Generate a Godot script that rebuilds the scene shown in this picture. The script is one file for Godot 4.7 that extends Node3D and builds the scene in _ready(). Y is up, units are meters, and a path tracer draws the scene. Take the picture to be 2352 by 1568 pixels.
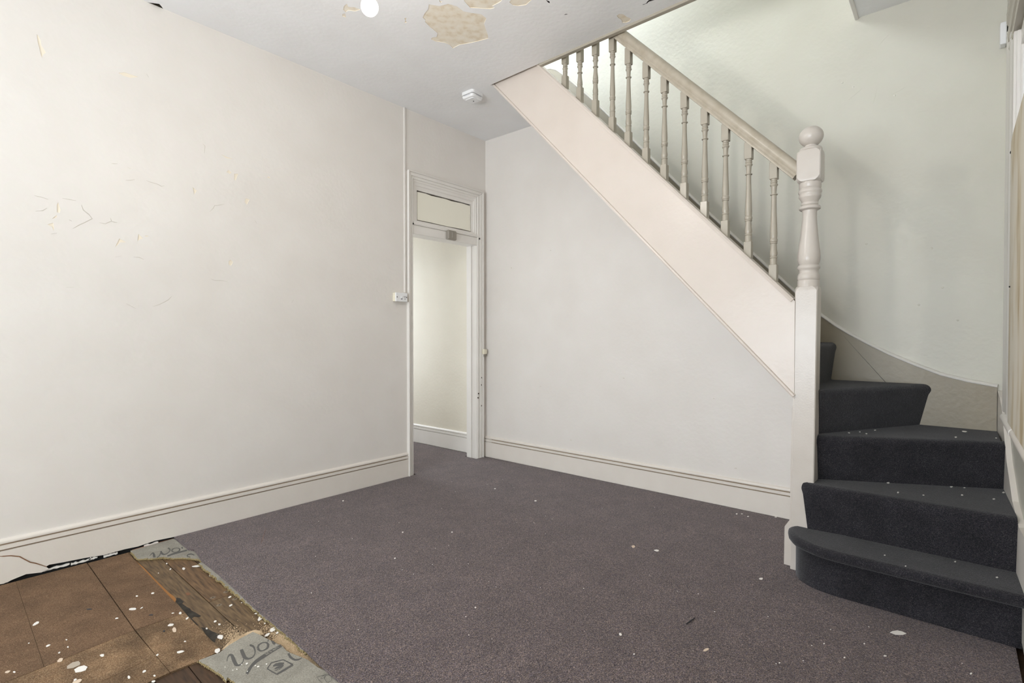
extends Node3D

# ---------------------------------------------------------------- mesh builder
class MB:
	var v := PackedVector3Array()
	var n := PackedVector3Array()
	func tri(a: Vector3, b: Vector3, c: Vector3, na: Vector3, nb: Vector3, nc: Vector3) -> void:
		if (b - a).cross(c - a).dot(na + nb + nc) > 0.0:
			v.append_array([a, c, b]); n.append_array([na, nc, nb])
		else:
			v.append_array([a, b, c]); n.append_array([na, nb, nc])
	func flat(a: Vector3, b: Vector3, c: Vector3, out: Vector3) -> void:
		var k := (b - a).cross(c - a)
		if k.length_squared() < 1e-18: return
		k = k.normalized()
		if k.dot(out) < 0.0: k = -k
		tri(a, b, c, k, k, k)
	func quad(a: Vector3, b: Vector3, c: Vector3, d: Vector3, out: Vector3) -> void:
		flat(a, b, c, out); flat(a, c, d, out)
	# box with chamfered edges
	func box(lo: Vector3, hi: Vector3, e := 0.0) -> MB:
		var c := (lo + hi) * 0.5
		var h := (hi - lo) * 0.5
		e = minf(e, minf(h.x, minf(h.y, h.z)) * 0.9)
		for ax in 3:
			var a1 := (ax + 1) % 3
			var a2 := (ax + 2) % 3
			for s in [-1.0, 1.0]:
				var o := Vector3.ZERO
				o[ax] = s
				var q := []
				for t in [[-1, -1], [1, -1], [1, 1], [-1, 1]]:
					var p := c
					p[ax] += s * h[ax]; p[a1] += t[0] * (h[a1] - e); p[a2] += t[1] * (h[a2] - e)
					q.append(p)
				quad(q[0], q[1], q[2], q[3], o)
				if e <= 0.0: continue
				for s2 in [-1.0, 1.0]:
					var w := Vector3.ZERO
					w[ax] = s; w[a1] = s2
					var r := []
					for t in [[0, -1], [1, -1], [1, 1], [0, 1]]:
						var p := c
						p[ax] += s * (h[ax] - (e if t[0] else 0.0)); p[a1] += s2 * (h[a1] - (0.0 if t[0] else e)); p[a2] += t[1] * (h[a2] - e)
						r.append(p)
					quad(r[0], r[1], r[2], r[3], w)
		if e > 0.0:
			for sx in [-1.0, 1.0]:
				for sy in [-1.0, 1.0]:
					for sz in [-1.0, 1.0]:
						var s := Vector3(sx, sy, sz)
						var g := c + s * (h - Vector3.ONE * e)
						flat(g + Vector3(sx * e, 0, 0), g + Vector3(0, sy * e, 0), g + Vector3(0, 0, sz * e), s)
		return self
	static func at(ax: String, p: Vector2, d: float) -> Vector3:
		if ax == "x": return Vector3(d, p.y, p.x)
		if ax == "y": return Vector3(p.x, d, p.y)
		return Vector3(p.x, p.y, d)
	# polygon (x: z,y  y: x,z  z: x,y) drawn out along an axis
	func plate(ax: String, poly: Array, lo: float, hi: float) -> MB:
		var pv := PackedVector2Array(poly)
		var out := Vector3(1, 0, 0) if ax == "x" else Vector3(0, 1, 0) if ax == "y" else Vector3(0, 0, 1)
		var ids := Geometry2D.triangulate_polygon(pv)
		for i in range(0, ids.size(), 3):
			flat(at(ax, pv[ids[i]], hi), at(ax, pv[ids[i + 1]], hi), at(ax, pv[ids[i + 2]], hi), out)
			flat(at(ax, pv[ids[i]], lo), at(ax, pv[ids[i + 1]], lo), at(ax, pv[ids[i + 2]], lo), -out)
		var area := 0.0
		for i in pv.size():
			area += pv[i].cross(pv[(i + 1) % pv.size()])
		for i in pv.size():
			var a := pv[i]
			var b := pv[(i + 1) % pv.size()]
			var o2 := Vector2(b.y - a.y, a.x - b.x) * signf(area)
			quad(at(ax, a, lo), at(ax, b, lo), at(ax, b, hi), at(ax, a, hi), at(ax, o2, 0.0))
		return self
	# rings of points joined; soft along and round where the crease is small
	func rings(rs: Array, closed := true, crease := 42.0, soft_along := true) -> MB:
		var m: int = rs[0].size()
		var k := rs.size()
		var cosc := cos(deg_to_rad(crease))
		var fn := []
		for j in k - 1:
			var row := []
			for i in (m if closed else m - 1):
				var a: Vector3 = rs[j][i]
				var b: Vector3 = rs[j][(i + 1) % m]
				var c: Vector3 = rs[j + 1][(i + 1) % m]
				var d: Vector3 = rs[j + 1][i]
				var nn := (c - a).cross(d - b)
				row.append(nn.normalized() if nn.length_squared() > 1e-20 else Vector3.ZERO)
			fn.append(row)
		var cols: int = fn[0].size()
		for j in k - 1:
			for i in cols:
				var f: Vector3 = fn[j][i]
				if f == Vector3.ZERO: continue
				var vn := []
				for t in [[0, 0], [0, 1], [1, 1], [1, 0]]:
					var s := Vector3.ZERO
					for dj in [-1, 0]:
						for di in [-1, 0]:
							var jj: int = j + t[0] + dj
							var ii: int = i + t[1] + di
							if closed: ii = posmod(ii, cols)
							if jj < 0 or jj >= k - 1 or ii < 0 or ii >= cols: continue
							if not soft_along and jj != j: continue
							if fn[jj][ii].dot(f) > cosc: s += fn[jj][ii]
					vn.append(s.normalized())
				var a: Vector3 = rs[j][i]
				var b: Vector3 = rs[j][(i + 1) % m]
				var c: Vector3 = rs[j + 1][(i + 1) % m]
				var d: Vector3 = rs[j + 1][i]
				if (b - a).cross(c - a).length_squared() > 1e-20: tri(a, b, c, vn[0], vn[1], vn[2])
				if (c - a).cross(d - a).length_squared() > 1e-20: tri(a, c, d, vn[0], vn[2], vn[3])
		return self
	func cap(ring: Array, out: Vector3) -> void:
		var u: Vector3 = (ring[1] - ring[0]).normalized()
		var w := out.cross(u).normalized()
		var p := PackedVector2Array()
		for q in ring: p.append(Vector2((q - ring[0]).dot(u), (q - ring[0]).dot(w)))
		var ids := Geometry2D.triangulate_polygon(p)
		for i in range(0, ids.size(), 3): flat(ring[ids[i]], ring[ids[i + 1]], ring[ids[i + 2]], out)
	# turned shape: [radius, height] from top to bottom
	func lathe(prof: Array, c: Vector3, segs := 20) -> MB:
		var rs := []
		for p in prof:
			var ring := []
			for i in segs:
				var a := TAU * i / segs
				ring.append(c + Vector3(cos(a) * p[0], p[1], sin(a) * p[0]))
			rs.append(ring)
		if prof[0][1] > prof[-1][1]: pass
		else: rs.reverse()
		return rings(rs, true, 40.0)
	# a profile drawn along a line from a to b; u and w are the directions of the profile's x and y; ka, kb mitre the ends by x
	func bar(prof: Array, a: Vector3, b: Vector3, u: Vector3, w: Vector3, ka := 0.0, kb := 0.0) -> MB:
		var d := (b - a).normalized()
		var pr := prof.duplicate()
		var area := 0.0
		for i in pr.size(): area += pr[i].cross(pr[(i + 1) % pr.size()])
		if area * u.cross(w).dot(d) < 0.0: pr.reverse()
		var ra := []
		var rb := []
		for p in pr:
			ra.append(a + u * p.x + w * p.y + d * (ka * p.x))
			rb.append(b + u * p.x + w * p.y + d * (kb * p.x))
		rings([ra, rb], true, 42.0)
		cap(ra, -d); cap(rb, d)
		return self
	func mesh() -> ArrayMesh:
		var arr := []
		arr.resize(Mesh.ARRAY_MAX)
		arr[Mesh.ARRAY_VERTEX] = v
		arr[Mesh.ARRAY_NORMAL] = n
		var m := ArrayMesh.new()
		m.add_surface_from_arrays(Mesh.PRIMITIVE_TRIANGLES, arr)
		return m

# ---------------------------------------------------------------- scene helpers
var M := {}
var taken := {}
var rng := RandomNumberGenerator.new()

func numbered(called: String, under: Node) -> String:
	var key := called + "@" + str(under.get_instance_id())
	var k: int = taken.get(key, 0)
	taken[key] = k + 1
	return called if k == 0 else "%s_%03d" % [called, k]

func put(called: String, b: MB, mat: Material, parent: Node = self) -> MeshInstance3D:
	var o := MeshInstance3D.new()
	o.name = numbered(called, parent)
	o.mesh = b.mesh()
	o.material_override = mat
	parent.add_child(o, true)
	return o

func group_node(called: String, at := Vector3.ZERO, parent: Node = self) -> Node3D:
	var o := Node3D.new()
	o.name = numbered(called, parent)
	parent.add_child(o, true)
	o.position = at
	return o

func tag(o: Node, label: String, category: String, group := "", kind := "") -> Node:
	o.set_meta("label", label)
	if category: o.set_meta("category", category)
	if group: o.set_meta("group", group)
	if kind: o.set_meta("kind", kind)
	return o

func structure(o: Node, label: String, category: String) -> Node:
	return tag(o, label, category, "", "structure")

func noise_image(size: int, sd: int, freq: float, octaves := 4, kind := FastNoiseLite.TYPE_SIMPLEX_SMOOTH) -> Image:
	var f := FastNoiseLite.new()
	f.seed = sd; f.frequency = freq; f.noise_type = kind; f.fractal_octaves = octaves
	return f.get_seamless_image(size, size, false, false, 0.12)

# a picture mixed from colours by several noises: stops = [[value, Color], ...]
func ramp_texture(im: Image, stops: Array) -> ImageTexture:
	var lut := []
	for i in 256:
		var t := i / 255.0
		var c: Color = stops[0][1]
		for k in stops.size() - 1:
			if t >= stops[k][0]:
				c = stops[k][1].lerp(stops[k + 1][1], clampf((t - stops[k][0]) / (stops[k + 1][0] - stops[k][0]), 0, 1))
		lut.append(c)
	var src := im.duplicate()
	src.convert(Image.FORMAT_L8)
	var d: PackedByteArray = src.get_data()
	var out := PackedByteArray()
	out.resize(d.size() * 3)
	for i in d.size():
		var c: Color = lut[d[i]]
		out[i * 3] = c.r8; out[i * 3 + 1] = c.g8; out[i * 3 + 2] = c.b8
	return ImageTexture.create_from_image(Image.create_from_data(src.get_width(), src.get_height(), false, Image.FORMAT_RGB8, out))

# speckled pile: every tuft takes one of the colours, tinted by a coarse noise; returns [albedo, height]
func speckle(size: int, sd: int, colors: Array, weights: Array, coarse: float, blur: float) -> Array:
	var r := RandomNumberGenerator.new()
	r.seed = sd
	var low := noise_image(size, sd, 0.006, 3).get_data()
	var out := PackedByteArray()
	out.resize(size * size * 3)
	var hgt := PackedByteArray()
	hgt.resize(size * size)
	var cum := []
	var s := 0.0
	for w in weights:
		s += w
		cum.append(s)
	for i in size * size:
		var t := r.randf() * s
		var k := 0
		while cum[k] < t: k += 1
		var c: Color = colors[k]
		var j := r.randf_range(0.82, 1.18) * (1.0 + (low[i] / 255.0 - 0.5) * coarse)
		out[i * 3] = clampi(int(c.r * 255 * j), 0, 255); out[i * 3 + 1] = clampi(int(c.g * 255 * j), 0, 255); out[i * 3 + 2] = clampi(int(c.b * 255 * j), 0, 255)
		hgt[i] = r.randi() % 256
	var im := Image.create_from_data(size, size, false, Image.FORMAT_RGB8, out)
	var hi := Image.create_from_data(size, size, false, Image.FORMAT_L8, hgt)
	if blur > 1.0:
		for x: Image in [im, hi]:
			x.resize(int(size / blur), int(size / blur), Image.INTERPOLATE_BILINEAR)
			x.resize(size, size, Image.INTERPOLATE_CUBIC)
	return [im, hi]

func bumped(hi: Image, k: float) -> ImageTexture:
	var b: Image = hi.duplicate()
	b.convert(Image.FORMAT_RGBA8)
	b.bump_map_to_normal_map(k)
	return ImageTexture.create_from_image(b)

func mat(called: String, c: Color, rough := 0.5, tex: Texture2D = null, scale := Vector3.ONE, nrm: Texture2D = null, nscale := 1.0, spec := 0.5) -> StandardMaterial3D:
	var m := StandardMaterial3D.new()
	m.resource_name = called
	m.albedo_color = c
	m.roughness = rough
	m.metallic_specular = spec
	if tex or nrm:
		m.uv1_triplanar = true
		m.uv1_world_triplanar = true
		m.uv1_triplanar_sharpness = 6.0
		m.uv1_scale = scale
	if tex: m.albedo_texture = tex
	if nrm:
		m.normal_enabled = true
		m.normal_texture = nrm
		m.normal_scale = nscale
	M[called] = m
	return m

func rgb(r: int, g: int, b: int) -> Color:
	return Color8(r, g, b)

# ---------------------------------------------------------------- the scene
func _ready() -> void:
	rng.seed = 11
	make_view_and_light()
	make_materials()
	make_shell()
	make_door()
	make_window()
	make_floor()
	make_staircase()
	make_fixtures()
	make_debris()

func make_view_and_light() -> void:
	var cam := Camera3D.new()
	cam.name = "camera"
	cam.position = Vector3(0, 1.18, 0)
	cam.rotation_degrees = Vector3(-0.731, 40.934, 0)
	cam.fov = 67.38
	cam.near = 0.02
	cam.current = true
	add_child(cam)
	var env := Environment.new()
	env.background_mode = Environment.BG_SKY
	var sky := Sky.new()
	var sm := ProceduralSkyMaterial.new()
	sm.sky_top_color = rgb(205, 218, 240)
	sm.sky_horizon_color = rgb(232, 236, 242)
	sm.ground_horizon_color = rgb(200, 202, 204)
	sm.ground_bottom_color = rgb(150, 150, 148)
	sky.sky_material = sm
	env.sky = sky
	env.background_energy_multiplier = 1.0
	env.tonemap_mode = Environment.TONE_MAPPER_LINEAR
	env.tonemap_exposure = 1.07
	env.sdfgi_enabled = true
	env.ssao_enabled = true
	env.ssil_enabled = true
	var we := WorldEnvironment.new()
	we.name = "world_environment"
	we.environment = env
	add_child(we)
	# unseen daylight upstairs and in the hall; fill lamp added behind the camera
	area("added_front_fill", Vector3(-1.3, 1.35, 3.3), Vector3(-1.6, 7.0, -3), Vector2(2.8, 2.1), Color(0.93, 0.965, 1.0), 26.0)
	area("hall_daylight", Vector3(-5.9, 1.3, -3.0), Vector3(-3.5, 1.0, -3.2), Vector2(0.9, 1.9), Color(0.93, 0.965, 1.0), 3.6)
	area("landing_window_daylight", Vector3(-3.2, 4.6, -1.62), Vector3(-2.9, 3.6, -3.7), Vector2(1.6, 1.4), Color(0.94, 0.975, 1.0), 15.0)

func area(called: String, at: Vector3, towards: Vector3, size: Vector2, c: Color, e: float) -> void:
	var l := AreaLight3D.new()
	l.name = called
	l.position = at
	add_child(l)
	l.look_at_from_position(at, towards, Vector3.UP)
	l.area_size = size
	l.light_color = c
	l.light_energy = e
	l.area_range = 14.0
	l.shadow_enabled = true

func make_materials() -> void:
	var roll := noise_image(512, 5, 0.09, 3)
	var stipple := bumped(roll, 1.5)
	var blot := noise_image(512, 9, 0.008, 4)
	var wall_tex := ramp_texture(blot, [[0.0, rgb(244, 243, 242)], [1.0, rgb(249, 249, 249)]])
	mat("wall_paint", rgb(237, 232, 226), 0.42, wall_tex, Vector3.ONE * 0.55, stipple, 0.10)
	mat("stair_wall_shade_paint", rgb(219, 216, 203), 0.42, wall_tex, Vector3.ONE * 0.55, stipple, 0.16)  # greener paint, also darkened to stand in for the stairwell shade
	mat("hall_paint", rgb(236, 230, 214), 0.45, wall_tex, Vector3.ONE * 0.55, stipple, 0.12)
	mat("ceiling_paint", rgb(250, 250, 250), 0.6, wall_tex, Vector3.ONE * 0.5, stipple, 0.12)
	mat("bare_plaster", rgb(248, 243, 233), 0.85, ramp_texture(noise_image(512, 31, 0.02, 5), [[0.0, rgb(228, 216, 196)], [0.45, rgb(244, 238, 228)], [1.0, rgb(250, 248, 244)]]), Vector3.ONE * 1.4)
	mat("old_paint", rgb(238, 228, 210), 0.7)
	mat("crack", rgb(214, 208, 198), 0.8)
	mat("broken_lath", rgb(150, 143, 130), 0.9, ramp_texture(noise_image(256, 41, 0.03, 4), [[0.0, rgb(90, 84, 76)], [0.5, rgb(200, 196, 186)], [1.0, rgb(250, 246, 240)]]), Vector3(3, 3, 1))
	mat("trim_paint", rgb(236, 229, 220), 0.33, wall_tex, Vector3.ONE * 0.8, stipple, 0.10)
	mat("door_trim_paint", rgb(241, 237, 231), 0.33, wall_tex, Vector3.ONE * 0.8, stipple, 0.08)
	mat("panel_paint", rgb(243, 239, 224), 0.5)
	mat("string_paint", rgb(224, 213, 203), 0.3, wall_tex, Vector3.ONE * 0.7, stipple, 0.10)
	mat("newel_paint", rgb(214, 206, 197), 0.28, wall_tex, Vector3.ONE * 2.0, stipple, 0.12)
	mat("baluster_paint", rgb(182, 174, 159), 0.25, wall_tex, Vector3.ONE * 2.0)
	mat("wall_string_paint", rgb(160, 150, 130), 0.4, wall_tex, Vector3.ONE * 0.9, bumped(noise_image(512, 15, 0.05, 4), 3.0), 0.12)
	mat("worn_rail_paint", rgb(194, 185, 169), 0.3, ramp_texture(noise_image(512, 77, 0.02, 5), [[0.0, rgb(226, 222, 215)], [0.5, rgb(240, 238, 235)], [1.0, rgb(250, 249, 248)]]), Vector3.ONE * 1.3)
	mat("white_plastic", rgb(240, 240, 240), 0.35)
	mat("cream_plastic", rgb(234, 227, 206), 0.45)
	mat("grey_metal", rgb(150, 143, 132), 0.5)
	mat("dark_slot", rgb(60, 56, 52), 0.8)
	mat("dark_gap", rgb(66, 52, 38), 0.9)
	mat("black_void", rgb(30, 30, 30), 1.0)
	mat("alarm_print", rgb(190, 190, 200), 0.6)
	var pile := speckle(1024, 3, [rgb(84, 74, 74), rgb(120, 104, 98), rgb(182, 162, 148), rgb(104, 97, 114), rgb(40, 35, 38)], [3.0, 3.0, 1.5, 1.6, 2.0], 0.12, 1.25)
	mat("floor_carpet", Color(1.0, 1.0, 1.0), 0.95, ImageTexture.create_from_image(pile[0]), Vector3.ONE / 1.6, bumped(pile[1], 2.2), 1.0, 0.15)
	M.floor_carpet.rim_enabled = true
	M.floor_carpet.rim = 0.4
	M.floor_carpet.rim_tint = 0.5
	var dark := speckle(512, 4, [rgb(40, 39, 43), rgb(58, 56, 60), rgb(96, 92, 92), rgb(26, 26, 30)], [3.0, 2.2, 0.7, 2.0], 0.25, 1.5)
	mat("stair_carpet", Color(1.0, 1.0, 1.0), 0.95, ImageTexture.create_from_image(dark[0]), Vector3.ONE / 0.55, bumped(dark[1], 2.2), 1.0, 0.15)
	M.stair_carpet.rim_enabled = true
	M.stair_carpet.rim = 0.42
	M.stair_carpet.rim_tint = 0.4
	var chip := speckle(1024, 6, [rgb(112, 90, 71), rgb(132, 108, 87), rgb(92, 72, 56), rgb(162, 142, 118)], [3.0, 2.5, 2.0, 0.5], 0.2, 1.6)
	mat("hardboard", rgb(250, 246, 240), 0.8, ImageTexture.create_from_image(chip[0]), Vector3.ONE / 1.1, bumped(chip[1], 1.0), 0.6, 0.3)
	var dusty := speckle(512, 8, [rgb(116, 94, 72), rgb(138, 114, 90), rgb(96, 76, 58), rgb(176, 158, 132)], [3.0, 2.5, 1.6, 0.9], 0.45, 1.6)
	mat("dusty_hardboard", rgb(250, 246, 240), 0.85, ImageTexture.create_from_image(dusty[0]), Vector3.ONE / 0.6, bumped(dusty[1], 1.0), 0.6, 0.3)
	var grain := ramp_texture(noise_image(512, 21, 0.02, 5), [[0.0, rgb(74, 60, 44)], [0.35, rgb(112, 92, 68)], [0.6, rgb(128, 106, 80)], [1.0, rgb(152, 130, 102)]])
	mat("plank", rgb(218, 212, 200), 0.6, grain, Vector3(0.7, 2.0, 7.0))
	mat("plank_warm", rgb(222, 206, 188), 0.6, grain, Vector3(0.6, 2.0, 6.0))
	mat("plank_dark", rgb(150, 132, 118), 0.7, grain, Vector3(0.7, 2.0, 6.0))
	mat("tar", rgb(70, 66, 60), 0.8, ramp_texture(noise_image(256, 51, 0.04, 4), [[0.0, rgb(120, 110, 100)], [1.0, rgb(255, 250, 240)]]), Vector3.ONE * 2.0)
	mat("raw_edge", rgb(170, 116, 60), 0.7)
	mat("skirting_wood", rgb(178, 122, 88), 0.8)
	mat("groove_dirt", rgb(150, 126, 100), 0.9)
	mat("screw_head", rgb(120, 106, 88), 0.5)
	var pad := speckle(512, 12, [rgb(150, 146, 136), rgb(164, 160, 150), rgb(136, 132, 122)], [2.0, 2.0, 1.0], 0.15, 2.0)
	mat("underlay_top", Color(1, 1, 1), 0.9, ImageTexture.create_from_image(pad[0]), Vector3.ONE / 0.5, null, 1.0, 0.25)
	mat("underlay_foam", rgb(150, 134, 96), 0.95)
	mat("print_ink", rgb(92, 90, 87), 0.9)
	mat("flake_white", rgb(240, 236, 230), 0.6)
	mat("flake_cream", rgb(222, 202, 180), 0.7)
	mat("flake_dust", rgb(184, 172, 156), 0.9)
	mat("flake_dark", rgb(52, 52, 56), 0.7)
	mat("sawdust", rgb(206, 182, 150), 0.95)
	mat("twig_brown", rgb(130, 92, 66), 0.8)
	var ply := ramp_texture(noise_image(512, 61, 0.012, 5), [[0.0, rgb(176, 154, 118)], [0.3, rgb(216, 205, 182)], [0.5, rgb(230, 225, 214)], [1.0, rgb(240, 237, 230)]])
	mat("whitewashed_ply", rgb(238, 234, 226), 0.7, ply, Vector3(1.0, 0.25, 0.7))
	var bulb := mat("bulb_glow", Color(1, 1, 1), 0.3)
	bulb.emission_enabled = true
	bulb.emission = Color(1.0, 0.93, 0.84)
	bulb.emission_energy_multiplier = 14.0
	var glass := mat("pane_glass", Color(0.9, 0.95, 1.0, 0.08), 0.05)
	glass.transparency = BaseMaterial3D.TRANSPARENCY_ALPHA

# a closed MB as a CSG operand
func csg(b: MB, m: Material, op := CSGShape3D.OPERATION_UNION) -> CSGMesh3D:
	var o := CSGMesh3D.new()
	o.mesh = b.mesh()
	o.material = m
	o.operation = op
	return o

func rect(x0: float, y0: float, x1: float, y1: float) -> Array:
	return [Vector2(x0, y0), Vector2(x1, y0), Vector2(x1, y1), Vector2(x0, y1)]

# a thin crack through given points as a polygon
func crack_poly(p: Array, w: float) -> Array:
	var l := []
	var r := []
	for i in p.size():
		var d: Vector2 = (p[mini(i + 1, p.size() - 1)] - p[maxi(i - 1, 0)]).normalized()
		var k := w * (0.35 if i == 0 or i == p.size() - 1 else 1.0)
		l.append(p[i] + d.orthogonal() * k * 0.5)
		r.append(p[i] - d.orthogonal() * k * 0.5)
	r.reverse()
	return l + r

const XL := -3.465
const YC := 3.058
const TOP := 5.75

func make_shell() -> void:
	# ceiling of the room with the stairwell cut out, and paint fallen off in patches
	var c := CSGCombiner3D.new()
	c.name = "ceiling"
	add_child(c)
	c.add_child(csg(MB.new().box(Vector3(-6.1, YC, -3.7), Vector3(0.32, 3.4, 3.62)), M.ceiling_paint))
	c.add_child(csg(MB.new().box(Vector3(-2.66, 2.9, -3.9), Vector3(-0.455, 3.6, -2.82)), M.ceiling_paint, CSGShape3D.OPERATION_SUBTRACTION))
	for p in [
		[Vector2(-2.28, -1.907), Vector2(-2.245, -1.958), Vector2(-2.193, -1.977), Vector2(-2.172, -2.026), Vector2(-2.177, -2.079), Vector2(-2.149, -2.125), Vector2(-2.117, -2.168), Vector2(-2.122, -2.214), Vector2(-2.17, -2.245), Vector2(-2.197, -2.285), Vector2(-2.225, -2.333), Vector2(-2.255, -2.369), Vector2(-2.24, -2.376), Vector2(-2.284, -2.363), Vector2(-2.379, -2.332), Vector2(-2.447, -2.3), Vector2(-2.508, -2.3), Vector2(-2.493, -2.259), Vector2(-2.502, -2.219), Vector2(-2.533, -2.173), Vector2(-2.536, -2.139), Vector2(-2.515, -2.132), Vector2(-2.49, -2.147), Vector2(-2.454, -2.122), Vector2(-2.44, -2.051), Vector2(-2.423, -1.997), Vector2(-2.408, -1.987), Vector2(-2.4, -1.961), Vector2(-2.358, -1.943), Vector2(-2.315, -1.933)],
		[Vector2(-2.106, -2.017), Vector2(-2.113, -2.041), Vector2(-2.124, -2.083), Vector2(-2.089, -2.118), Vector2(-2.047, -2.165), Vector2(-2.018, -2.175), Vector2(-2.017, -2.155), Vector2(-1.956, -2.158), Vector2(-1.908, -2.14), Vector2(-1.979, -2.04), Vector2(-2.067, -1.993)],
		[Vector2(-1.921, -2.193), Vector2(-1.924, -2.226), Vector2(-1.906, -2.251), Vector2(-1.869, -2.273), Vector2(-1.81, -2.259), Vector2(-1.782, -2.239), Vector2(-1.866, -2.167)],
		[Vector2(-2.658, -1.599), Vector2(-2.628, -1.6), Vector2(-2.646, -1.62), Vector2(-2.621, -1.646), Vector2(-2.614, -1.679), Vector2(-2.651, -1.668), Vector2(-2.674, -1.637), Vector2(-2.7, -1.636), Vector2(-2.69, -1.613)],
		[Vector2(-2.734, -1.633), Vector2(-2.713, -1.641), Vector2(-2.742, -1.664), Vector2(-2.751, -1.646)],
		[Vector2(-2.488, -1.895), Vector2(-2.475, -1.901), Vector2(-2.5, -1.913), Vector2(-2.511, -1.932), Vector2(-2.526, -1.924), Vector2(-2.502, -1.912)],
		[Vector2(-1.524, -2.699), Vector2(-1.506, -2.693), Vector2(-1.49, -2.712), Vector2(-1.485, -2.749), Vector2(-1.476, -2.774), Vector2(-1.478, -2.783), Vector2(-1.494, -2.797), Vector2(-1.516, -2.795), Vector2(-1.532, -2.781), Vector2(-1.523, -2.75), Vector2(-1.528, -2.723)],
		[Vector2(-2.208, -1.919), Vector2(-2.207, -1.935), Vector2(-2.207, -1.945), Vector2(-2.217, -1.941), Vector2(-2.215, -1.932)]]:
		c.add_child(csg(MB.new().plate("y", p, 3.0, YC + 0.0025), M.bare_plaster, CSGShape3D.OPERATION_SUBTRACTION))
	for p in [
		[Vector2(-1.362, -2.703), Vector2(-1.343, -2.709), Vector2(-1.325, -2.694), Vector2(-1.304, -2.693), Vector2(-1.275, -2.709), Vector2(-1.249, -2.707), Vector2(-1.246, -2.724), Vector2(-1.302, -2.71), Vector2(-1.325, -2.705), Vector2(-1.339, -2.712), Vector2(-1.362, -2.708)],
		[Vector2(-1.755, -2.488), Vector2(-1.741, -2.489), Vector2(-1.733, -2.501), Vector2(-1.747, -2.494)],
		[Vector2(-1.754, -2.313), Vector2(-1.746, -2.335), Vector2(-1.753, -2.349), Vector2(-1.758, -2.339)]]:
		c.add_child(csg(MB.new().plate("y", p, 3.0, YC + 0.012), M.dark_slot, CSGShape3D.OPERATION_SUBTRACTION))
	c.add_child(csg(MB.new().plate("y", [Vector2(-3.467, -0.812), Vector2(-3.471, -0.833), Vector2(-3.462, -0.862), Vector2(-3.432, -0.902), Vector2(-3.453, -0.92), Vector2(-3.475, -0.937), Vector2(-3.49, -0.93), Vector2(-3.494, -0.874), Vector2(-3.486, -0.831)], 3.0, YC + 0.02), M.broken_lath, CSGShape3D.OPERATION_SUBTRACTION))
	structure(c, "off-white painted ceiling with peeling patches of bare cream plaster", "ceiling")

	# left wall with the doorway
	var w := CSGCombiner3D.new()
	w.name = "wall_left"
	add_child(w)
	w.add_child(csg(MB.new().box(Vector3(XL - 0.12, -0.1, -3.72), Vector3(XL, YC, 3.62)), M.wall_paint))
	w.add_child(csg(MB.new().box(Vector3(XL - 0.3, -0.3, -3.49), Vector3(XL + 0.3, 2.51, -2.70)), M.wall_paint, CSGShape3D.OPERATION_SUBTRACTION))
	for p in [
		[Vector2(-0.39, 2.674), Vector2(-0.395, 2.669), Vector2(-0.403, 2.651), Vector2(-0.406, 2.624), Vector2(-0.414, 2.613), Vector2(-0.422, 2.596), Vector2(-0.412, 2.582), Vector2(-0.407, 2.567), Vector2(-0.404, 2.578), Vector2(-0.399, 2.607), Vector2(-0.393, 2.634)],
		[Vector2(-0.717, 2.608), Vector2(-0.743, 2.622), Vector2(-0.768, 2.622), Vector2(-0.808, 2.621), Vector2(-0.772, 2.602), Vector2(-0.739, 2.602)],
		[Vector2(-0.421, 1.737), Vector2(-0.443, 1.748), Vector2(-0.446, 1.726), Vector2(-0.444, 1.708), Vector2(-0.439, 1.727)],
		[Vector2(-0.458, 1.843), Vector2(-0.463, 1.855), Vector2(-0.472, 1.819), Vector2(-0.468, 1.803), Vector2(-0.458, 1.805)],
		[Vector2(-0.438, 1.767), Vector2(-0.456, 1.79), Vector2(-0.458, 1.779)],
		[Vector2(-0.714, 1.707), Vector2(-0.745, 1.692), Vector2(-0.718, 1.686), Vector2(-0.696, 1.659)],
		[Vector2(-0.801, 1.746), Vector2(-0.822, 1.724), Vector2(-0.807, 1.715), Vector2(-0.797, 1.706)],
		[Vector2(-1.262, 2.201), Vector2(-1.277, 2.218), Vector2(-1.293, 2.203), Vector2(-1.28, 2.194)],
		[Vector2(-1.308, 2.201), Vector2(-1.332, 2.207), Vector2(-1.316, 2.159), Vector2(-1.308, 2.165)],
		[Vector2(-1.074, 2.065), Vector2(-1.095, 2.049), Vector2(-1.081, 2.022)],
		[Vector2(-1.378, 2.061), Vector2(-1.4, 2.057), Vector2(-1.383, 2.02), Vector2(-1.37, 2.037)],
		[Vector2(-1.512, 2.223), Vector2(-1.523, 2.235), Vector2(-1.535, 2.226)],
		[Vector2(-1.271, 1.643), Vector2(-1.284, 1.656), Vector2(-1.297, 1.641), Vector2(-1.286, 1.618), Vector2(-1.273, 1.622)],
		[Vector2(-1.232, 2.304), Vector2(-1.268, 2.295), Vector2(-1.309, 2.292), Vector2(-1.263, 2.288)],
		[Vector2(-0.83, 1.74), Vector2(-0.851, 1.743), Vector2(-0.838, 1.734)]]:
		w.add_child(csg(MB.new().plate("x", p, XL - 0.002, XL + 0.05), M.old_paint, CSGShape3D.OPERATION_SUBTRACTION))
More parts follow.
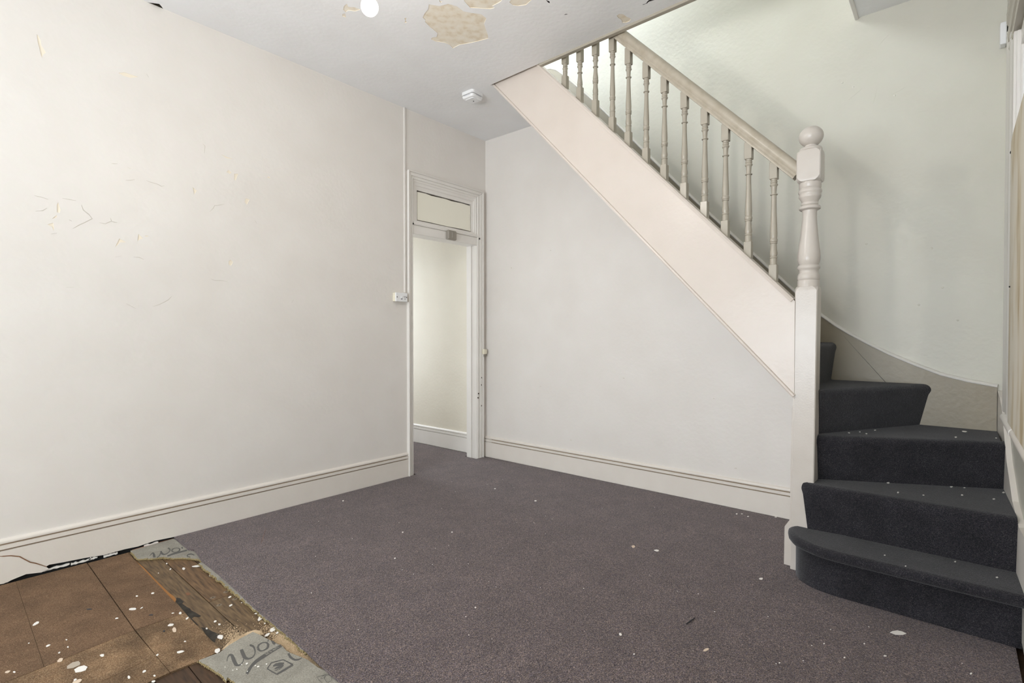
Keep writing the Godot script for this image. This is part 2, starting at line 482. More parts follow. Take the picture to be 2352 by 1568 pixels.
	for p in [
		[Vector2(-0.374, 1.872), Vector2(-0.401, 1.869), Vector2(-0.425, 1.863)], [Vector2(-0.378, 1.795), Vector2(-0.404, 1.802), Vector2(-0.42, 1.818)], [Vector2(-0.479, 1.88), Vector2(-0.508, 1.879), Vector2(-0.534, 1.878)],
		[Vector2(-0.555, 1.861), Vector2(-0.562, 1.835), Vector2(-0.585, 1.817), Vector2(-0.599, 1.796), Vector2(-0.568, 1.77), Vector2(-0.545, 1.753), Vector2(-0.519, 1.731)], [Vector2(-0.628, 1.78), Vector2(-0.654, 1.778), Vector2(-0.68, 1.796), Vector2(-0.677, 1.812)],
		[Vector2(-0.68, 1.796), Vector2(-0.692, 1.793), Vector2(-0.707, 1.793)], [Vector2(-0.715, 1.783), Vector2(-0.756, 1.792), Vector2(-0.784, 1.789), Vector2(-0.756, 1.838)], [Vector2(-0.744, 2.032), Vector2(-0.768, 2.037), Vector2(-0.788, 2.046)],
		[Vector2(-0.84, 2.053), Vector2(-0.863, 2.046), Vector2(-0.89, 2.045), Vector2(-0.914, 2.035), Vector2(-0.929, 2.043)], [Vector2(-1.166, 1.936), Vector2(-1.186, 1.961), Vector2(-1.193, 1.978), Vector2(-1.223, 1.987), Vector2(-1.251, 2)],
		[Vector2(-1.17, 1.525), Vector2(-1.19, 1.516), Vector2(-1.22, 1.519), Vector2(-1.265, 1.517)], [Vector2(-0.778, 1.614), Vector2(-0.804, 1.615), Vector2(-0.825, 1.605)], [Vector2(-0.868, 1.342), Vector2(-0.898, 1.355), Vector2(-0.926, 1.372), Vector2(-0.944, 1.385), Vector2(-0.961, 1.407)],
		[Vector2(-0.683, 2.109), Vector2(-0.694, 2.11), Vector2(-0.71, 2.114)], [Vector2(-0.754, 2.106), Vector2(-0.768, 2.1)], [Vector2(-0.505, 1.774), Vector2(-0.516, 1.769)], [Vector2(-1.432, 1.93), Vector2(-1.445, 1.91)],
		[Vector2(-0.435, 1.691), Vector2(-0.457, 1.699)], [Vector2(-0.696, 1.605), Vector2(-0.723, 1.613)], [Vector2(-0.847, 2.653), Vector2(-0.857, 2.637)], 		[Vector2(-0.743, 1.353), Vector2(-0.786, 1.328)], [Vector2(-0.49, 1.424), Vector2(-0.521, 1.429)], [Vector2(-1.139, 2.285), Vector2(-1.142, 2.331), Vector2(-1.13, 2.341)], [Vector2(-1.675, 1.402), Vector2(-1.688, 1.424)]]:
		w.add_child(csg(MB.new().plate("x", crack_poly(p, 0.0035), XL - 0.0016, XL + 0.05), M.crack, CSGShape3D.OPERATION_SUBTRACTION))
	structure(w, "pale cream painted left wall with chipped and cracked paint and a doorway", "wall")

	# back wall: one party wall that runs on behind the stairs and up to the storey above
	var back := group_node("wall_back", Vector3(-3.465, 0, -3.6))
	back.rotation.y = atan2(0.065, 3.65)
	structure(back, "pale painted back wall running under and up beside the staircase", "wall")
	put("plaster_face", MB.new().box(Vector3(-2.7, -0.1, -0.2), Vector3(-0.06, YC + 0.1, 0.0)), M.hall_paint, back)
	put("plaster_face", MB.new().plate("z", [Vector2(-0.06, -0.1), Vector2(2.855, -0.1), Vector2(2.855, 0.93), Vector2(0.84, YC + 0.04), Vector2(0.84, YC + 0.1), Vector2(-0.06, YC + 0.1)], -0.2, 0.0), M.wall_paint, back)
	put("plaster_face", MB.new().plate("z", [Vector2(2.855, -0.1), Vector2(4.0, -0.1), Vector2(4.0, TOP), Vector2(-2.7, TOP), Vector2(-2.7, YC + 0.1), Vector2(0.84, YC + 0.1), Vector2(0.84, YC + 0.04), Vector2(2.855, 0.93)], -0.2, 0.0), M.stair_wall_shade_paint, back)
	for q in [Vector2(0.672, 0.722), Vector2(1.485, 0.84), Vector2(0.78, 1.919), Vector2(2.186, 0.734), Vector2(2.334, 0.268), Vector2(0.332, 1.804), Vector2(0.995, 0.286)]:
		var ch := []
		for i in 6: ch.append(Vector2(q.x + cos(TAU * i / 6) * rng.randf_range(0.004, 0.014), q.y + sin(TAU * i / 6) * rng.randf_range(0.002, 0.007)))
		put("paint_chip", MB.new().plate("z", ch, -0.001, 0.0008), M.crack, back)
	for q in [Vector2(2.99, 2.657), Vector2(3.36, 1.658), Vector2(3.408, 1.439), Vector2(3.189, 2.546), Vector2(3.062, 1.716), Vector2(3.306, 1.348), Vector2(3.472, 1.26), Vector2(2.935, 2.7)]:
		var bl2 := MB.new()
		bl2.lathe([[0.0, 0.0022], [0.004, 0.0015], [0.0065, 0.0]], Vector3.ZERO, 8)
		var bo := put("paint_blister", bl2, M.stair_wall_shade_paint, back)
		bo.position = Vector3(q.x, q.y, 0)
		bo.rotation.x = PI / 2
	for p in [[Vector2(3.106, 2.847), Vector2(3.132, 2.883), Vector2(3.16, 2.907)], [Vector2(2.965, 2.589), Vector2(3.004, 2.614), Vector2(3.034, 2.638)], [Vector2(3.087, 2.531), Vector2(3.097, 2.573), Vector2(3.111, 2.639)], [Vector2(3.179, 2.559), Vector2(3.207, 2.57), Vector2(3.234, 2.581)], [Vector2(3.29, 2.424), Vector2(3.341, 2.422)], [Vector2(2.976, 3.175), Vector2(3.053, 2.955), Vector2(3.043, 2.87)]]:
		if p[0].y > 2.9: continue
		put("paint_wrinkle", MB.new().plate("z", crack_poly(p, 0.004), -0.001, 0.0007), M.stair_wall_shade_paint, back)
	# skirting along the back wall
	var prof := [Vector2(-0.01, 0.0), Vector2(0.02, 0.0), Vector2(0.02, 0.143), Vector2(0.009, 0.1435), Vector2(0.009, 0.1485), Vector2(0.021, 0.151), Vector2(0.021, 0.1685), Vector2(0.008, 0.170), Vector2(0.008, 0.175), Vector2(0.016, 0.1765), Vector2(0.018, 0.18), Vector2(0.016, 0.19), Vector2(0.008, 0.197), Vector2(-0.01, 0.199)]
	var sk := put("baseboard_back", MB.new().bar(prof, Vector3(0.0, 0, 0), Vector3(2.95, 0, 0), Vector3(0, 0, 1), Vector3.UP), M.trim_paint)
	sk.transform = back.transform
	structure(sk, "cream grooved skirting board along the back wall below the stairs", "baseboard")
	for y in [0.146, 0.1725]:
		put("dirt_line", MB.new().box(Vector3(0.09, y - 0.0016, 0.0), Vector3(2.93, y + 0.0016, 0.0115)), M.groove_dirt, sk)
	var skh := put("baseboard_hall", MB.new().bar(prof, Vector3(-2.5, 0, 0), Vector3(-0.12, 0, 0), Vector3(0, 0, 1), Vector3.UP), M.door_trim_paint)
	skh.transform = back.transform
	structure(skh, "white grooved skirting board seen through the doorway in the hall", "baseboard")
	# skirting along the left wall; its lower edge is broken where the carpet is gone
	var left := MB.new()
	left.bar(prof, Vector3(XL, 0.0, -0.95), Vector3(XL, 0.0, -2.66), Vector3(1, 0, 0), Vector3.UP)
	var up := prof.duplicate()
	up[0] = Vector2(-0.01, 0.09); up[1] = Vector2(0.02, 0.09)
	left.bar(up, Vector3(XL, 0, 3.5), Vector3(XL, 0, -0.95), Vector3(1, 0, 0), Vector3.UP)
	left.plate("x", [Vector2(3.5, 0.09), Vector2(3.5, -0.025), Vector2(-0.2, -0.025), Vector2(-0.235, -0.012), Vector2(-0.26, -0.012), Vector2(-0.3, 0.006), Vector2(-0.345, 0.012), Vector2(-0.385, 0.010), Vector2(-0.41, 0.022), Vector2(-0.47, 0.016), Vector2(-0.55, 0.010), Vector2(-0.63, 0.0), Vector2(-0.72, 0.002), Vector2(-0.78, -0.002), Vector2(-0.86, 0.006), Vector2(-0.95, 0.0), Vector2(-0.95, 0.09)], XL - 0.01, XL + 0.02)
	var bl := put("baseboard_left", left, M.trim_paint)
	structure(bl, "cream grooved skirting board along the left wall, broken at its lower left end", "baseboard")
	for y in [0.146, 0.1725]:
		put("dirt_line", MB.new().box(Vector3(XL, y - 0.0016, -2.64), Vector3(XL + 0.0115, y + 0.0016, 0.6)), M.groove_dirt, bl)
	put("plaster_repair", MB.new().plate("x", [Vector2(-0.206, 0.134), Vector2(-0.244, 0.122), Vector2(-0.273, 0.11), Vector2(-0.303, 0.096), Vector2(-0.32, 0.078), Vector2(-0.342, 0.055), Vector2(-0.36, 0.044), Vector2(-0.401, 0.013), Vector2(-0.409, 0.002), Vector2(-0.381, -0.006), Vector2(-0.325, 0.005), Vector2(-0.279, -0.004), Vector2(-0.246, -0.013), Vector2(-0.205, -0.007)], XL + 0.019, XL + 0.0222), M.trim_paint, bl)
	put("crack_line", MB.new().plate("x", crack_poly([Vector2(-0.221, 0.128), Vector2(-0.247, 0.119), Vector2(-0.273, 0.113), Vector2(-0.303, 0.099), Vector2(-0.32, 0.08), Vector2(-0.341, 0.058), Vector2(-0.36, 0.047), Vector2(-0.4, 0.016)], 0.004), XL + 0.02, XL + 0.0226), M.twig_brown, bl)
	put("dark_gap", MB.new().box(Vector3(XL - 0.01, -0.05, -0.96), Vector3(XL + 0.004, 0.05, 3.5)), M.black_void, bl)
	for q in [[-0.44, 0.05, 0.006], [-0.535, 0.04, 0.002], [-0.585, 0.018, 0.004], [-0.66, 0.03, -0.002], [-0.845, 0.034, -0.002]]:
		var sl := []
		var sr := RandomNumberGenerator.new()
		sr.seed = int(q[0] * -1000)
		for i in 9: sl.append(Vector2(q[0] - q[1] + q[1] * 2.0 * i / 8.0, -0.012 + q[2] + sr.randf_range(-0.003, 0.001)))
		for i in 9: sl.append(Vector2(q[0] + q[1] - q[1] * 2.0 * i / 8.0, -0.004 + q[2] + sr.randf_range(-0.004, 0.004)))
		put("plaster_sliver", MB.new().plate("x", sl, XL + 0.008, XL + 0.016), M.flake_white, bl)

	# right wall with the stair window, front wall behind the camera, hall and upper storey
	var r := CSGCombiner3D.new()
	r.name = "wall_right"
	add_child(r)
	r.add_child(csg(MB.new().plate("y", [Vector2(0.182, -3.75), Vector2(0.185, -3.66), Vector2(0.225, -2.4), Vector2(0.225, 3.62), Vector2(0.36, 3.62), Vector2(0.36, -3.75)], -0.1, TOP), M.stair_wall_shade_paint))
	r.add_child(csg(MB.new().box(Vector3(0.1, 0.82, -3.08), Vector3(0.5, 2.47, -1.9)), M.door_trim_paint, CSGShape3D.OPERATION_SUBTRACTION))
	structure(r, "painted right wall beside the stairs with a window", "wall")
	structure(put("wall_front", MB.new().box(Vector3(-6.1, -0.1, 3.5), Vector3(0.36, YC + 0.1, 3.62)), M.wall_paint), "painted wall behind the viewer", "wall")
	structure(put("wall_hall_end", MB.new().box(Vector3(-6.1, -0.1, -3.9), Vector3(-6.0, YC + 0.1, 3.62)), M.wall_paint), "painted end wall of the hall beyond the doorway", "wall")
	structure(put("wall_hall_side", MB.new().box(Vector3(-6.0, -0.1, -2.3), Vector3(XL - 0.12, YC, -2.2)), M.wall_paint), "painted near side wall of the hall beyond the doorway", "wall")
	structure(put("wall_upper_side", MB.new().box(Vector3(-4.6, 3.4, -3.7), Vector3(-4.5, TOP, -1.5)), M.stair_wall_shade_paint), "painted wall at the end of the upper landing", "wall")
	structure(put("wall_upper_front", MB.new().box(Vector3(-4.6, 3.4, -1.6), Vector3(0.32, TOP, -1.5)), M.stair_wall_shade_paint), "painted wall along the upper landing", "wall")
	structure(put("ceiling_upper", MB.new().box(Vector3(-6.2, TOP, -3.9), Vector3(0.32, TOP + 0.1, -1.5)), M.ceiling_paint), "white ceiling above the upper landing", "ceiling")
	# edge trim of the stairwell
	var t := MB.new()
	t.box(Vector3(-2.2, YC - 0.014, -2.85), Vector3(-0.455, YC + 0.2, -2.8205), 0.002)
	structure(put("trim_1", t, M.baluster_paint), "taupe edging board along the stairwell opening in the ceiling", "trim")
	var t2 := MB.new()
	t2.box(Vector3(-0.47, YC - 0.01, -3.66), Vector3(-0.45, YC + 0.34, -2.82), 0.003)
	structure(put("trim_2", t2, M.door_trim_paint), "painted edging board at the right end of the stairwell opening", "trim")

func make_door() -> void:
	var d := group_node("door_1", Vector3(XL, 0, -3.09))
	structure(d, "open cream door frame with a boarded transom in the left wall", "door")
	var z0 := 0.375   # near jamb
	var z1 := -0.38   # far jamb
	var m: Material = M.door_trim_paint
	put("jamb", MB.new().box(Vector3(-0.13, -0.02, z0), Vector3(0.004, 2.5, z0 + 0.02), 0.002), m, d)
	put("jamb", MB.new().box(Vector3(-0.13, -0.02, z1 - 0.02), Vector3(0.004, 2.5, z1), 0.002), m, d)
	put("door_stop", MB.new().box(Vector3(-0.11, -0.01, z1), Vector3(-0.055, 2.04, z1 + 0.012), 0.002), m, d)
	put("door_stop", MB.new().box(Vector3(-0.11, -0.01, z0 - 0.012), Vector3(-0.055, 2.04, z0), 0.002), m, d)
	# architrave: x across from the inner edge, y out of the wall
	var pa := func(wd: float) -> Array:
		return [Vector2(0, -0.004), Vector2(0, 0.014), Vector2(wd * 0.1, 0.019), Vector2(wd * 0.22, 0.019), Vector2(wd * 0.26, 0.012), Vector2(wd * 0.36, 0.012), Vector2(wd * 0.4, 0.021), Vector2(wd * 0.68, 0.024), Vector2(wd * 0.72, 0.018), Vector2(wd * 0.8, 0.02), Vector2(wd * 0.84, 0.031), Vector2(wd * 0.97, 0.031), Vector2(wd, 0.025), Vector2(wd, -0.004)]
	var px := Vector3(1, 0, 0)
	put("architrave", MB.new().bar(pa.call(0.056), Vector3(0, -0.01, z0 + 0.004), Vector3(0, 2.49, z0 + 0.004), Vector3(0, 0, 1), px, 0.0, 1.0), m, d)
	put("architrave", MB.new().bar(pa.call(0.078), Vector3(0, -0.01, z1 - 0.004), Vector3(0, 2.49, z1 - 0.004), Vector3(0, 0, -1), px, 0.0, 0.72), m, d)
	put("architrave", MB.new().bar(pa.call(0.062), Vector3(0, 2.49, z1 - 0.004), Vector3(0, 2.49, z0 + 0.004), Vector3.UP, px, -1.25, 0.9), m, d)
	# transom bar and frame
	put("transom_bar", MB.new().box(Vector3(-0.12, 2.032, z1 - 0.03), Vector3(0.012, 2.108, z0 + 0.012), 0.004), m, d)
	put("transom_moulding", MB.new().bar([Vector2(0, -0.03), Vector2(0, 0.022), Vector2(0.008, 0.024), Vector2(0.014, 0.016), Vector2(0.026, 0.014), Vector2(0.03, 0.006), Vector2(0.042, 0.004), Vector2(0.042, -0.03)], Vector3(0, 2.108, z1), Vector3(0, 2.108, z0), Vector3.UP, px), m, d)
	var pf := [Vector2(0, -0.05), Vector2(0, 0.008), Vector2(0.012, 0.008), Vector2(0.016, 0.002), Vector2(0.03, 0.002), Vector2(0.034, -0.006), Vector2(0.055, -0.008), Vector2(0.055, -0.05)]
	put("transom_frame", MB.new().bar(pf, Vector3(0, 2.108, z0), Vector3(0, 2.49, z0), Vector3(0, 0, -1), px), m, d)
	put("transom_frame", MB.new().bar(pf, Vector3(0, 2.108, z1), Vector3(0, 2.49, z1), Vector3(0, 0, 1), px), m, d)
	var ph := []
	for p in pf: ph.append(Vector2(p.x * 1.45, p.y))
	put("transom_frame", MB.new().bar(ph, Vector3(-0.0012, 2.4905, z1), Vector3(-0.0012, 2.4905, z0), Vector3.DOWN, px), m, d)
	put("gap_filler", MB.new().box(Vector3(-0.06, 2.14, z1 + 0.03), Vector3(-0.03, 2.44, z0 - 0.03)), M.dark_gap, d)
	var pn := put("transom_panel", MB.new().plate("x", [Vector2(z1 + 0.061, 2.161), Vector2(z1 + 0.2, 2.163), Vector2(z1 + 0.36, 2.159), Vector2(z0 - 0.2, 2.162), Vector2(z0 - 0.063, 2.161), Vector2(z0 - 0.062, 2.28), Vector2(z0 - 0.064, 2.399), Vector2(z0 - 0.15, 2.402), Vector2(z0 - 0.22, 2.396), Vector2(0.0, 2.401), Vector2(-0.08, 2.396), Vector2(-0.2, 2.401), Vector2(z1 + 0.062, 2.398), Vector2(z1 + 0.065, 2.28)], -0.034, -0.0105), M.panel_paint, d)
	pn.set_meta("label", "cream boarded transom panel with dark cracked edges")
	var lb := MB.new()
	lb.box(Vector3(0.008, 2.034, -0.094), Vector3(0.046, 2.118, 0.012), 0.008)
	var latch := put("door_latch", lb, M.grey_metal, d)
	latch.set_meta("label", "grey painted metal latch box on the transom bar")
	put("keeper", MB.new().box(Vector3(0.044, 2.05, -0.05), Vector3(0.05, 2.104, -0.03), 0.002), M.grey_metal, latch)
	put("nail_hole", MB.new().box(Vector3(0.022, 2.105, z0 + 0.006), Vector3(0.028, 2.118, z0 + 0.014)), M.dark_slot, d)
	put("nail_hole", MB.new().box(Vector3(0.02, 2.09, z1 - 0.03), Vector3(0.027, 2.106, z1 - 0.02)), M.dark_slot, d)
	# wear: small chips in the paint of the far and near frame
	for q in [[-0.052, 0.76, z1 - 0.006], [0.02, 0.7, z1 - 0.05], [0.0205, 0.58, z1 - 0.006], [0.019, 0.62, z1 - 0.012], [0.02, 0.5, z1 - 0.05], [0.02, 0.77, z1 - 0.052]]:
		put("paint_chip", MB.new().box(Vector3(q[0] - 0.004, q[1] - 0.006, q[2] - 0.003), Vector3(q[0] + 0.006, q[1] + 0.006, q[2] + 0.003)), M.dark_gap, d)
	for q in [[0.62, 0.018], [0.84, 0.012], [0.66, 0.008]]:
		put("paint_chip", MB.new().box(Vector3(-0.004, q[0] - q[1], z0 - 0.001), Vector3(0.007, q[0] + q[1], z0 + 0.004)), M.dark_gap, d)

func make_window() -> void:
	var w := group_node("window_1", Vector3(0.185, 0.82, -2.5))
	structure(w, "white framed window beside the stairs, its lower part boarded over", "window")
	var m: Material = M.door_trim_paint
	var pa := [Vector2(0, -0.03), Vector2(0, 0.008), Vector2(0.03, 0.010), Vector2(0.045, 0.004), Vector2(0.07, 0.004), Vector2(0.085, 0.012), Vector2(0.15, 0.014), Vector2(0.165, 0.008), Vector2(0.2, 0.010), Vector2(0.23, 0.016), Vector2(0.3, 0.016), Vector2(0.31, -0.03)]
	var inn := Vector3(-1, 0, 0)
	put("architrave", MB.new().bar(pa, Vector3(0, 0.0, -0.58), Vector3(0, 1.66, -0.58), Vector3(0, 0, -1), inn, 0, 0.45), m, w)
	var phd := []
	for p in pa: phd.append(Vector2(p.x * 0.6, p.y * 1.3))
	put("architrave", MB.new().bar(phd, Vector3(0, 1.66, -0.8), Vector3(0, 1.66, 0.6), Vector3.UP, inn), M.baluster_paint, w)
	put("jamb", MB.new().box(Vector3(0.0, 0.0, -0.58), Vector3(0.12, 1.65, -0.55), 0.003), m, w)
	put("jamb", MB.new().box(Vector3(0.0, 0.0, 0.57), Vector3(0.12, 1.65, 0.6), 0.003), m, w)
	put("sash", MB.new().box(Vector3(0.012, 1.58, -0.55), Vector3(0.05, 1.65, 0.57), 0.004), m, w)
	put("sash", MB.new().box(Vector3(0.012, 1.15, -0.55), Vector3(0.05, 1.2, 0.57), 0.004), m, w)
	put("sash", MB.new().box(Vector3(0.012, 0.0, -0.55), Vector3(0.05, 1.58, -0.53), 0.004), m, w)
	put("sash", MB.new().box(Vector3(0.012, 0.0, 0.53), Vector3(0.05, 1.58, 0.57), 0.004), m, w)
	put("pane", MB.new().box(Vector3(0.055, 1.2, -0.53), Vector3(0.059, 1.58, 0.53)), M.pane_glass, w)
	put("pane", MB.new().box(Vector3(0.055, 0.02, -0.53), Vector3(0.059, 1.15, 0.53)), M.pane_glass, w)
	# sill with rounded nose, in two lengths
	var nose := []
	nose.append(Vector2(0.06, -0.034)); nose.append(Vector2(0.06, 0.0))
	for i in 9:
		var a := PI / 2 + PI * i / 8
		nose.append(Vector2(-0.014 + 0.017 * cos(a), -0.017 + 0.017 * sin(a)))
	put("sill", MB.new().bar(nose, Vector3(0, 0, -0.75), Vector3(0, 0.0, -0.24), Vector3(1, 0, 0), Vector3.UP), m, w)
	put("sill", MB.new().bar(nose, Vector3(0.002, -0.001, -0.238), Vector3(0.002, -0.001, 0.65), Vector3(1, 0, 0), Vector3.UP), M.trim_paint, w)
	# board screwed over the lower panes
	var b := group_node("plywood_board", Vector3(0.172, 0.82, -2.91))
	tag(b, "whitewashed stained plywood board fixed over the lower part of the stair window", "board")
	put("sheet", MB.new().plate("x", [Vector2(0.0, 0.004), Vector2(1.25, 0.004), Vector2(1.25, 1.16), Vector2(0.3, 1.155), Vector2(0.08, 1.15), Vector2(0.02, 1.14), Vector2(0, 1.115)], -0.01, -0.001), M.whitewashed_ply, b)
	put("nail", MB.new().box(Vector3(-0.012, 1.10, -0.016), Vector3(-0.004, 1.108, 0.004), 0.002), M.black_void, b)
	put("nail", MB.new().box(Vector3(-0.014, 0.55, 0.05), Vector3(-0.009, 0.556, 0.056), 0.001), M.black_void, b)

func make_floor() -> void:
	var f := group_node("floor")
	structure(f, "bare timber floor with boards and hardboard sheets", "floor")
	put("subfloor", MB.new().box(Vector3(-6.1, -0.2, -3.9), Vector3(0.36, -0.046, 3.62)), M.plank, f)
	var plank := func(x0: float, x1: float, z0: float, z1: float, m: String, y := -0.022) -> void:
		put("floorboard", MB.new().box(Vector3(x0, y - 0.022, minf(z0, z1) + 0.0005), Vector3(x1, y, maxf(z0, z1) - 0.0005), 0.0009), M[m], f)
	plank.call(-3.45, -1.2, -0.728, -0.834, "plank")
	plank.call(-3.45, -2.5315, -0.836, -0.940, "plank_warm")
	plank.call(-2.5285, -1.2, -0.836, -0.940, "plank")
	plank.call(-3.45, -2.45, -0.943, -1.05, "plank_dark")
	plank.call(-2.447, -1.2, -0.943, -1.05, "plank_warm")
	var z := -0.522
	plank.call(-3.45, -1.2, -0.624, -0.726, "plank_dark")
	plank.call(-3.45, -1.2, -0.520, -0.622, "plank_dark")
	plank.call(-3.45, -1.2, -0.416, -0.518, "plank_dark")
	for k in 8:
		plank.call(-3.45, 0.15, -0.414 + 0.104 * k, -0.312 + 0.104 * k, "plank_dark")
	for k in 3:
		bounce_sheets(f, 0.42 + 1.02 * k)
	# hardboard sheets on top of the boards
	var sheet := func(poly: Array, m: String) -> void:
		put("hardboard_sheet", MB.new().plate("y", poly, -0.022, -0.016), M[m], f)
	sheet.call([Vector2(-3.44, -0.5555), Vector2(-2.506, -0.5535), Vector2(-2.476, -0.2785), Vector2(-3.44, -0.2885)], "hardboard")
	sheet.call([Vector2(-3.44, -0.2875), Vector2(-2.476, -0.2775), Vector2(-2.42, 0.3), Vector2(-3.44, 0.3)], "hardboard")
	sheet.call([Vector2(-3.43, -0.560), Vector2(-2.914, -0.5585), Vector2(-2.914, -0.7315), Vector2(-3.43, -0.7315)], "hardboard")
	sheet.call([Vector2(-2.912, -0.5585), Vector2(-2.5075, -0.557), Vector2(-2.5015, -0.7315), Vector2(-2.912, -0.7315)], "hardboard")
	sheet.call([Vector2(-2.504, -0.5575), Vector2(-2.4985, -0.7315), Vector2(-2.097, -0.7315), Vector2(-2.093, -0.655), Vector2(-2.097, -0.567), Vector2(-2.248, -0.562)], "dusty_hardboard")
	sheet.call([Vector2(-2.5045, -0.5525), Vector2(-2.2475, -0.5605), Vector2(-2.224, -0.44), Vector2(-2.16, 0.3), Vector2(-2.417, 0.3), Vector2(-2.473, -0.278)], "dusty_hardboard")
	sheet.call([Vector2(-2.246, -0.5605), Vector2(-2.097, -0.565), Vector2(-2.093, -0.5), Vector2(-2.085, -0.42), Vector2(-2.0, 0.3), Vector2(-2.158, 0.3), Vector2(-2.222, -0.44)], "dusty_hardboard")
	put("raw_edge", MB.new().plate("y", [Vector2(-3.447, -0.754), Vector2(-3.454, -0.81), Vector2(-3.467, -0.886), Vector2(-3.461, -0.959), Vector2(-3.432, -0.95), Vector2(-3.441, -0.869), Vector2(-3.439, -0.806), Vector2(-3.424, -0.751)], -0.022, -0.013), M.skirting_wood, f)
	# raw wood and tar along the edge of the first board
	put("raw_edge", MB.new().plate("y", [Vector2(-3.331, -0.74), Vector2(-3.261, -0.737), Vector2(-3.164, -0.741), Vector2(-3.052, -0.742), Vector2(-2.969, -0.741), Vector2(-2.866, -0.743), Vector2(-2.764, -0.744), Vector2(-2.704, -0.749), Vector2(-2.665, -0.746), Vector2(-2.643, -0.735), Vector2(-2.68, -0.733), Vector2(-2.776, -0.734), Vector2(-2.915, -0.735), Vector2(-3.055, -0.733), Vector2(-3.19, -0.732)], -0.023, -0.0212), M.raw_edge, f)
	for p in [[Vector2(-2.686, -0.754), Vector2(-2.665, -0.762), Vector2(-2.618, -0.762), Vector2(-2.607, -0.752), Vector2(-2.563, -0.756), Vector2(-2.535, -0.761), Vector2(-2.509, -0.76), Vector2(-2.469, -0.767), Vector2(-2.431, -0.772), Vector2(-2.426, -0.764), Vector2(-2.446, -0.751), Vector2(-2.44, -0.739), Vector2(-2.389, -0.739), Vector2(-2.359, -0.74), Vector2(-2.377, -0.732), Vector2(-2.484, -0.736), Vector2(-2.599, -0.739), Vector2(-2.656, -0.739)], [Vector2(-2.337, -0.742), Vector2(-2.314, -0.754), Vector2(-2.268, -0.761), Vector2(-2.228, -0.772), Vector2(-2.205, -0.768), Vector2(-2.205, -0.752), Vector2(-2.179, -0.74), Vector2(-2.196, -0.737), Vector2(-2.26, -0.736)]]:
		put("tar_stain", MB.new().plate("y", p, -0.023, -0.0214), M.tar, f)
	put("tar_stain", MB.new().plate("y", [Vector2(-2.701, -0.793), Vector2(-2.701, -0.804), Vector2(-2.678, -0.808), Vector2(-2.667, -0.801), Vector2(-2.673, -0.791)], -0.023, -0.0214), M.twig_brown, f)
	for q in [Vector2(519, 1359), Vector2(489, 1372), Vector2(504, 1389)]: pass
	for q in [Vector3(-2.571, -0.022, -0.922), Vector3(-2.561, -0.022, -0.862), Vector3(-2.468, -0.022, -0.857), Vector3(-2.472, -0.022, -0.924)]:
		var s := MB.new().lathe([[0.0, 0.0012], [0.009, 0.001], [0.012, 0.0]], q, 14)
		var sc := put("screw", s, M.screw_head, f)
		put("slot", MB.new().lathe([[0.0, 0.0018], [0.003, 0.0016], [0.0035, 0.0]], q, 10), M.black_void, sc)
	# dust heaped where the boards meet the underlay
	for p in [[Vector2(-2.031, -0.921), Vector2(-2.033, -0.943), Vector2(-1.997, -0.947), Vector2(-1.958, -0.943), Vector2(-1.897, -0.944), Vector2(-1.83, -0.938), Vector2(-1.762, -0.936), Vector2(-1.693, -0.935), Vector2(-1.719, -0.928), Vector2(-1.779, -0.921), Vector2(-1.83, -0.91), Vector2(-1.877, -0.904), Vector2(-1.918, -0.903), Vector2(-1.961, -0.903), Vector2(-2.004, -0.895), Vector2(-2.031, -0.894), Vector2(-2.024, -0.908)], [Vector2(-2.13, -0.764), Vector2(-2.151, -0.79), Vector2(-2.146, -0.814), Vector2(-2.156, -0.848), Vector2(-2.151, -0.877), Vector2(-2.124, -0.893), Vector2(-2.091, -0.889), Vector2(-2.1, -0.866), Vector2(-2.113, -0.846), Vector2(-2.112, -0.801), Vector2(-2.105, -0.77), Vector2(-2.105, -0.748), Vector2(-2.109, -0.738)]]:
		var film := put("dust_film", MB.new().plate("y", p, -0.0225, -0.0213), M.sawdust, f)
		film.set_meta("kind", "stuff")
	grains("sawdust_heap", f, M.sawdust, 5000, Vector2(-1.94, -0.922), Vector2(0.2, 0.045), 0.0019, -0.021, 71)
	grains("sawdust_heap", f, M.sawdust, 1800, Vector2(-2.125, -0.806), Vector2(0.12, 0.04), 0.0018, -0.021, 72)

	# underlay: grey top with print, yellow crumbly foam at its torn edges
	var edge := [Vector2(-3.444, -0.956), Vector2(-3.2, -0.95), Vector2(-3.145, -0.968), Vector2(-3.037, -0.953)]
	var u := group_node("carpet_underlay")
	tag(u, "grey printed underlay scrap with torn yellow foam edge beside the left skirting", "underlay")
	var up1 := [Vector2(-3.433, -0.744), Vector2(-3.448, -0.955), Vector2(-3.315, -0.963), Vector2(-3.123, -0.99), Vector2(-3.008, -0.974), Vector2(-2.98, -0.957), Vector2(-3.033, -0.953), Vector2(-3.069, -0.936), Vector2(-3.098, -0.918), Vector2(-3.138, -0.89), Vector2(-3.156, -0.867), Vector2(-3.211, -0.834), Vector2(-3.231, -0.796), Vector2(-3.266, -0.765), Vector2(-3.284, -0.742), Vector2(-3.357, -0.743)]
	put("sheet", MB.new().plate("y", up1, -0.014, -0.010), M.underlay_top, u)
	put("foam", MB.new().plate("y", up1, -0.021, -0.014), M.underlay_foam, u)
	crumbs(u, [Vector2(-3.411, -0.746), Vector2(-3.355, -0.743), Vector2(-3.289, -0.743), Vector2(-3.27, -0.766), Vector2(-3.235, -0.797), Vector2(-3.209, -0.833), Vector2(-3.161, -0.869), Vector2(-3.142, -0.892), Vector2(-3.102, -0.919), Vector2(-3.074, -0.937), Vector2(-3.037, -0.955), Vector2(-2.979, -0.957)], 0.0035, 5)
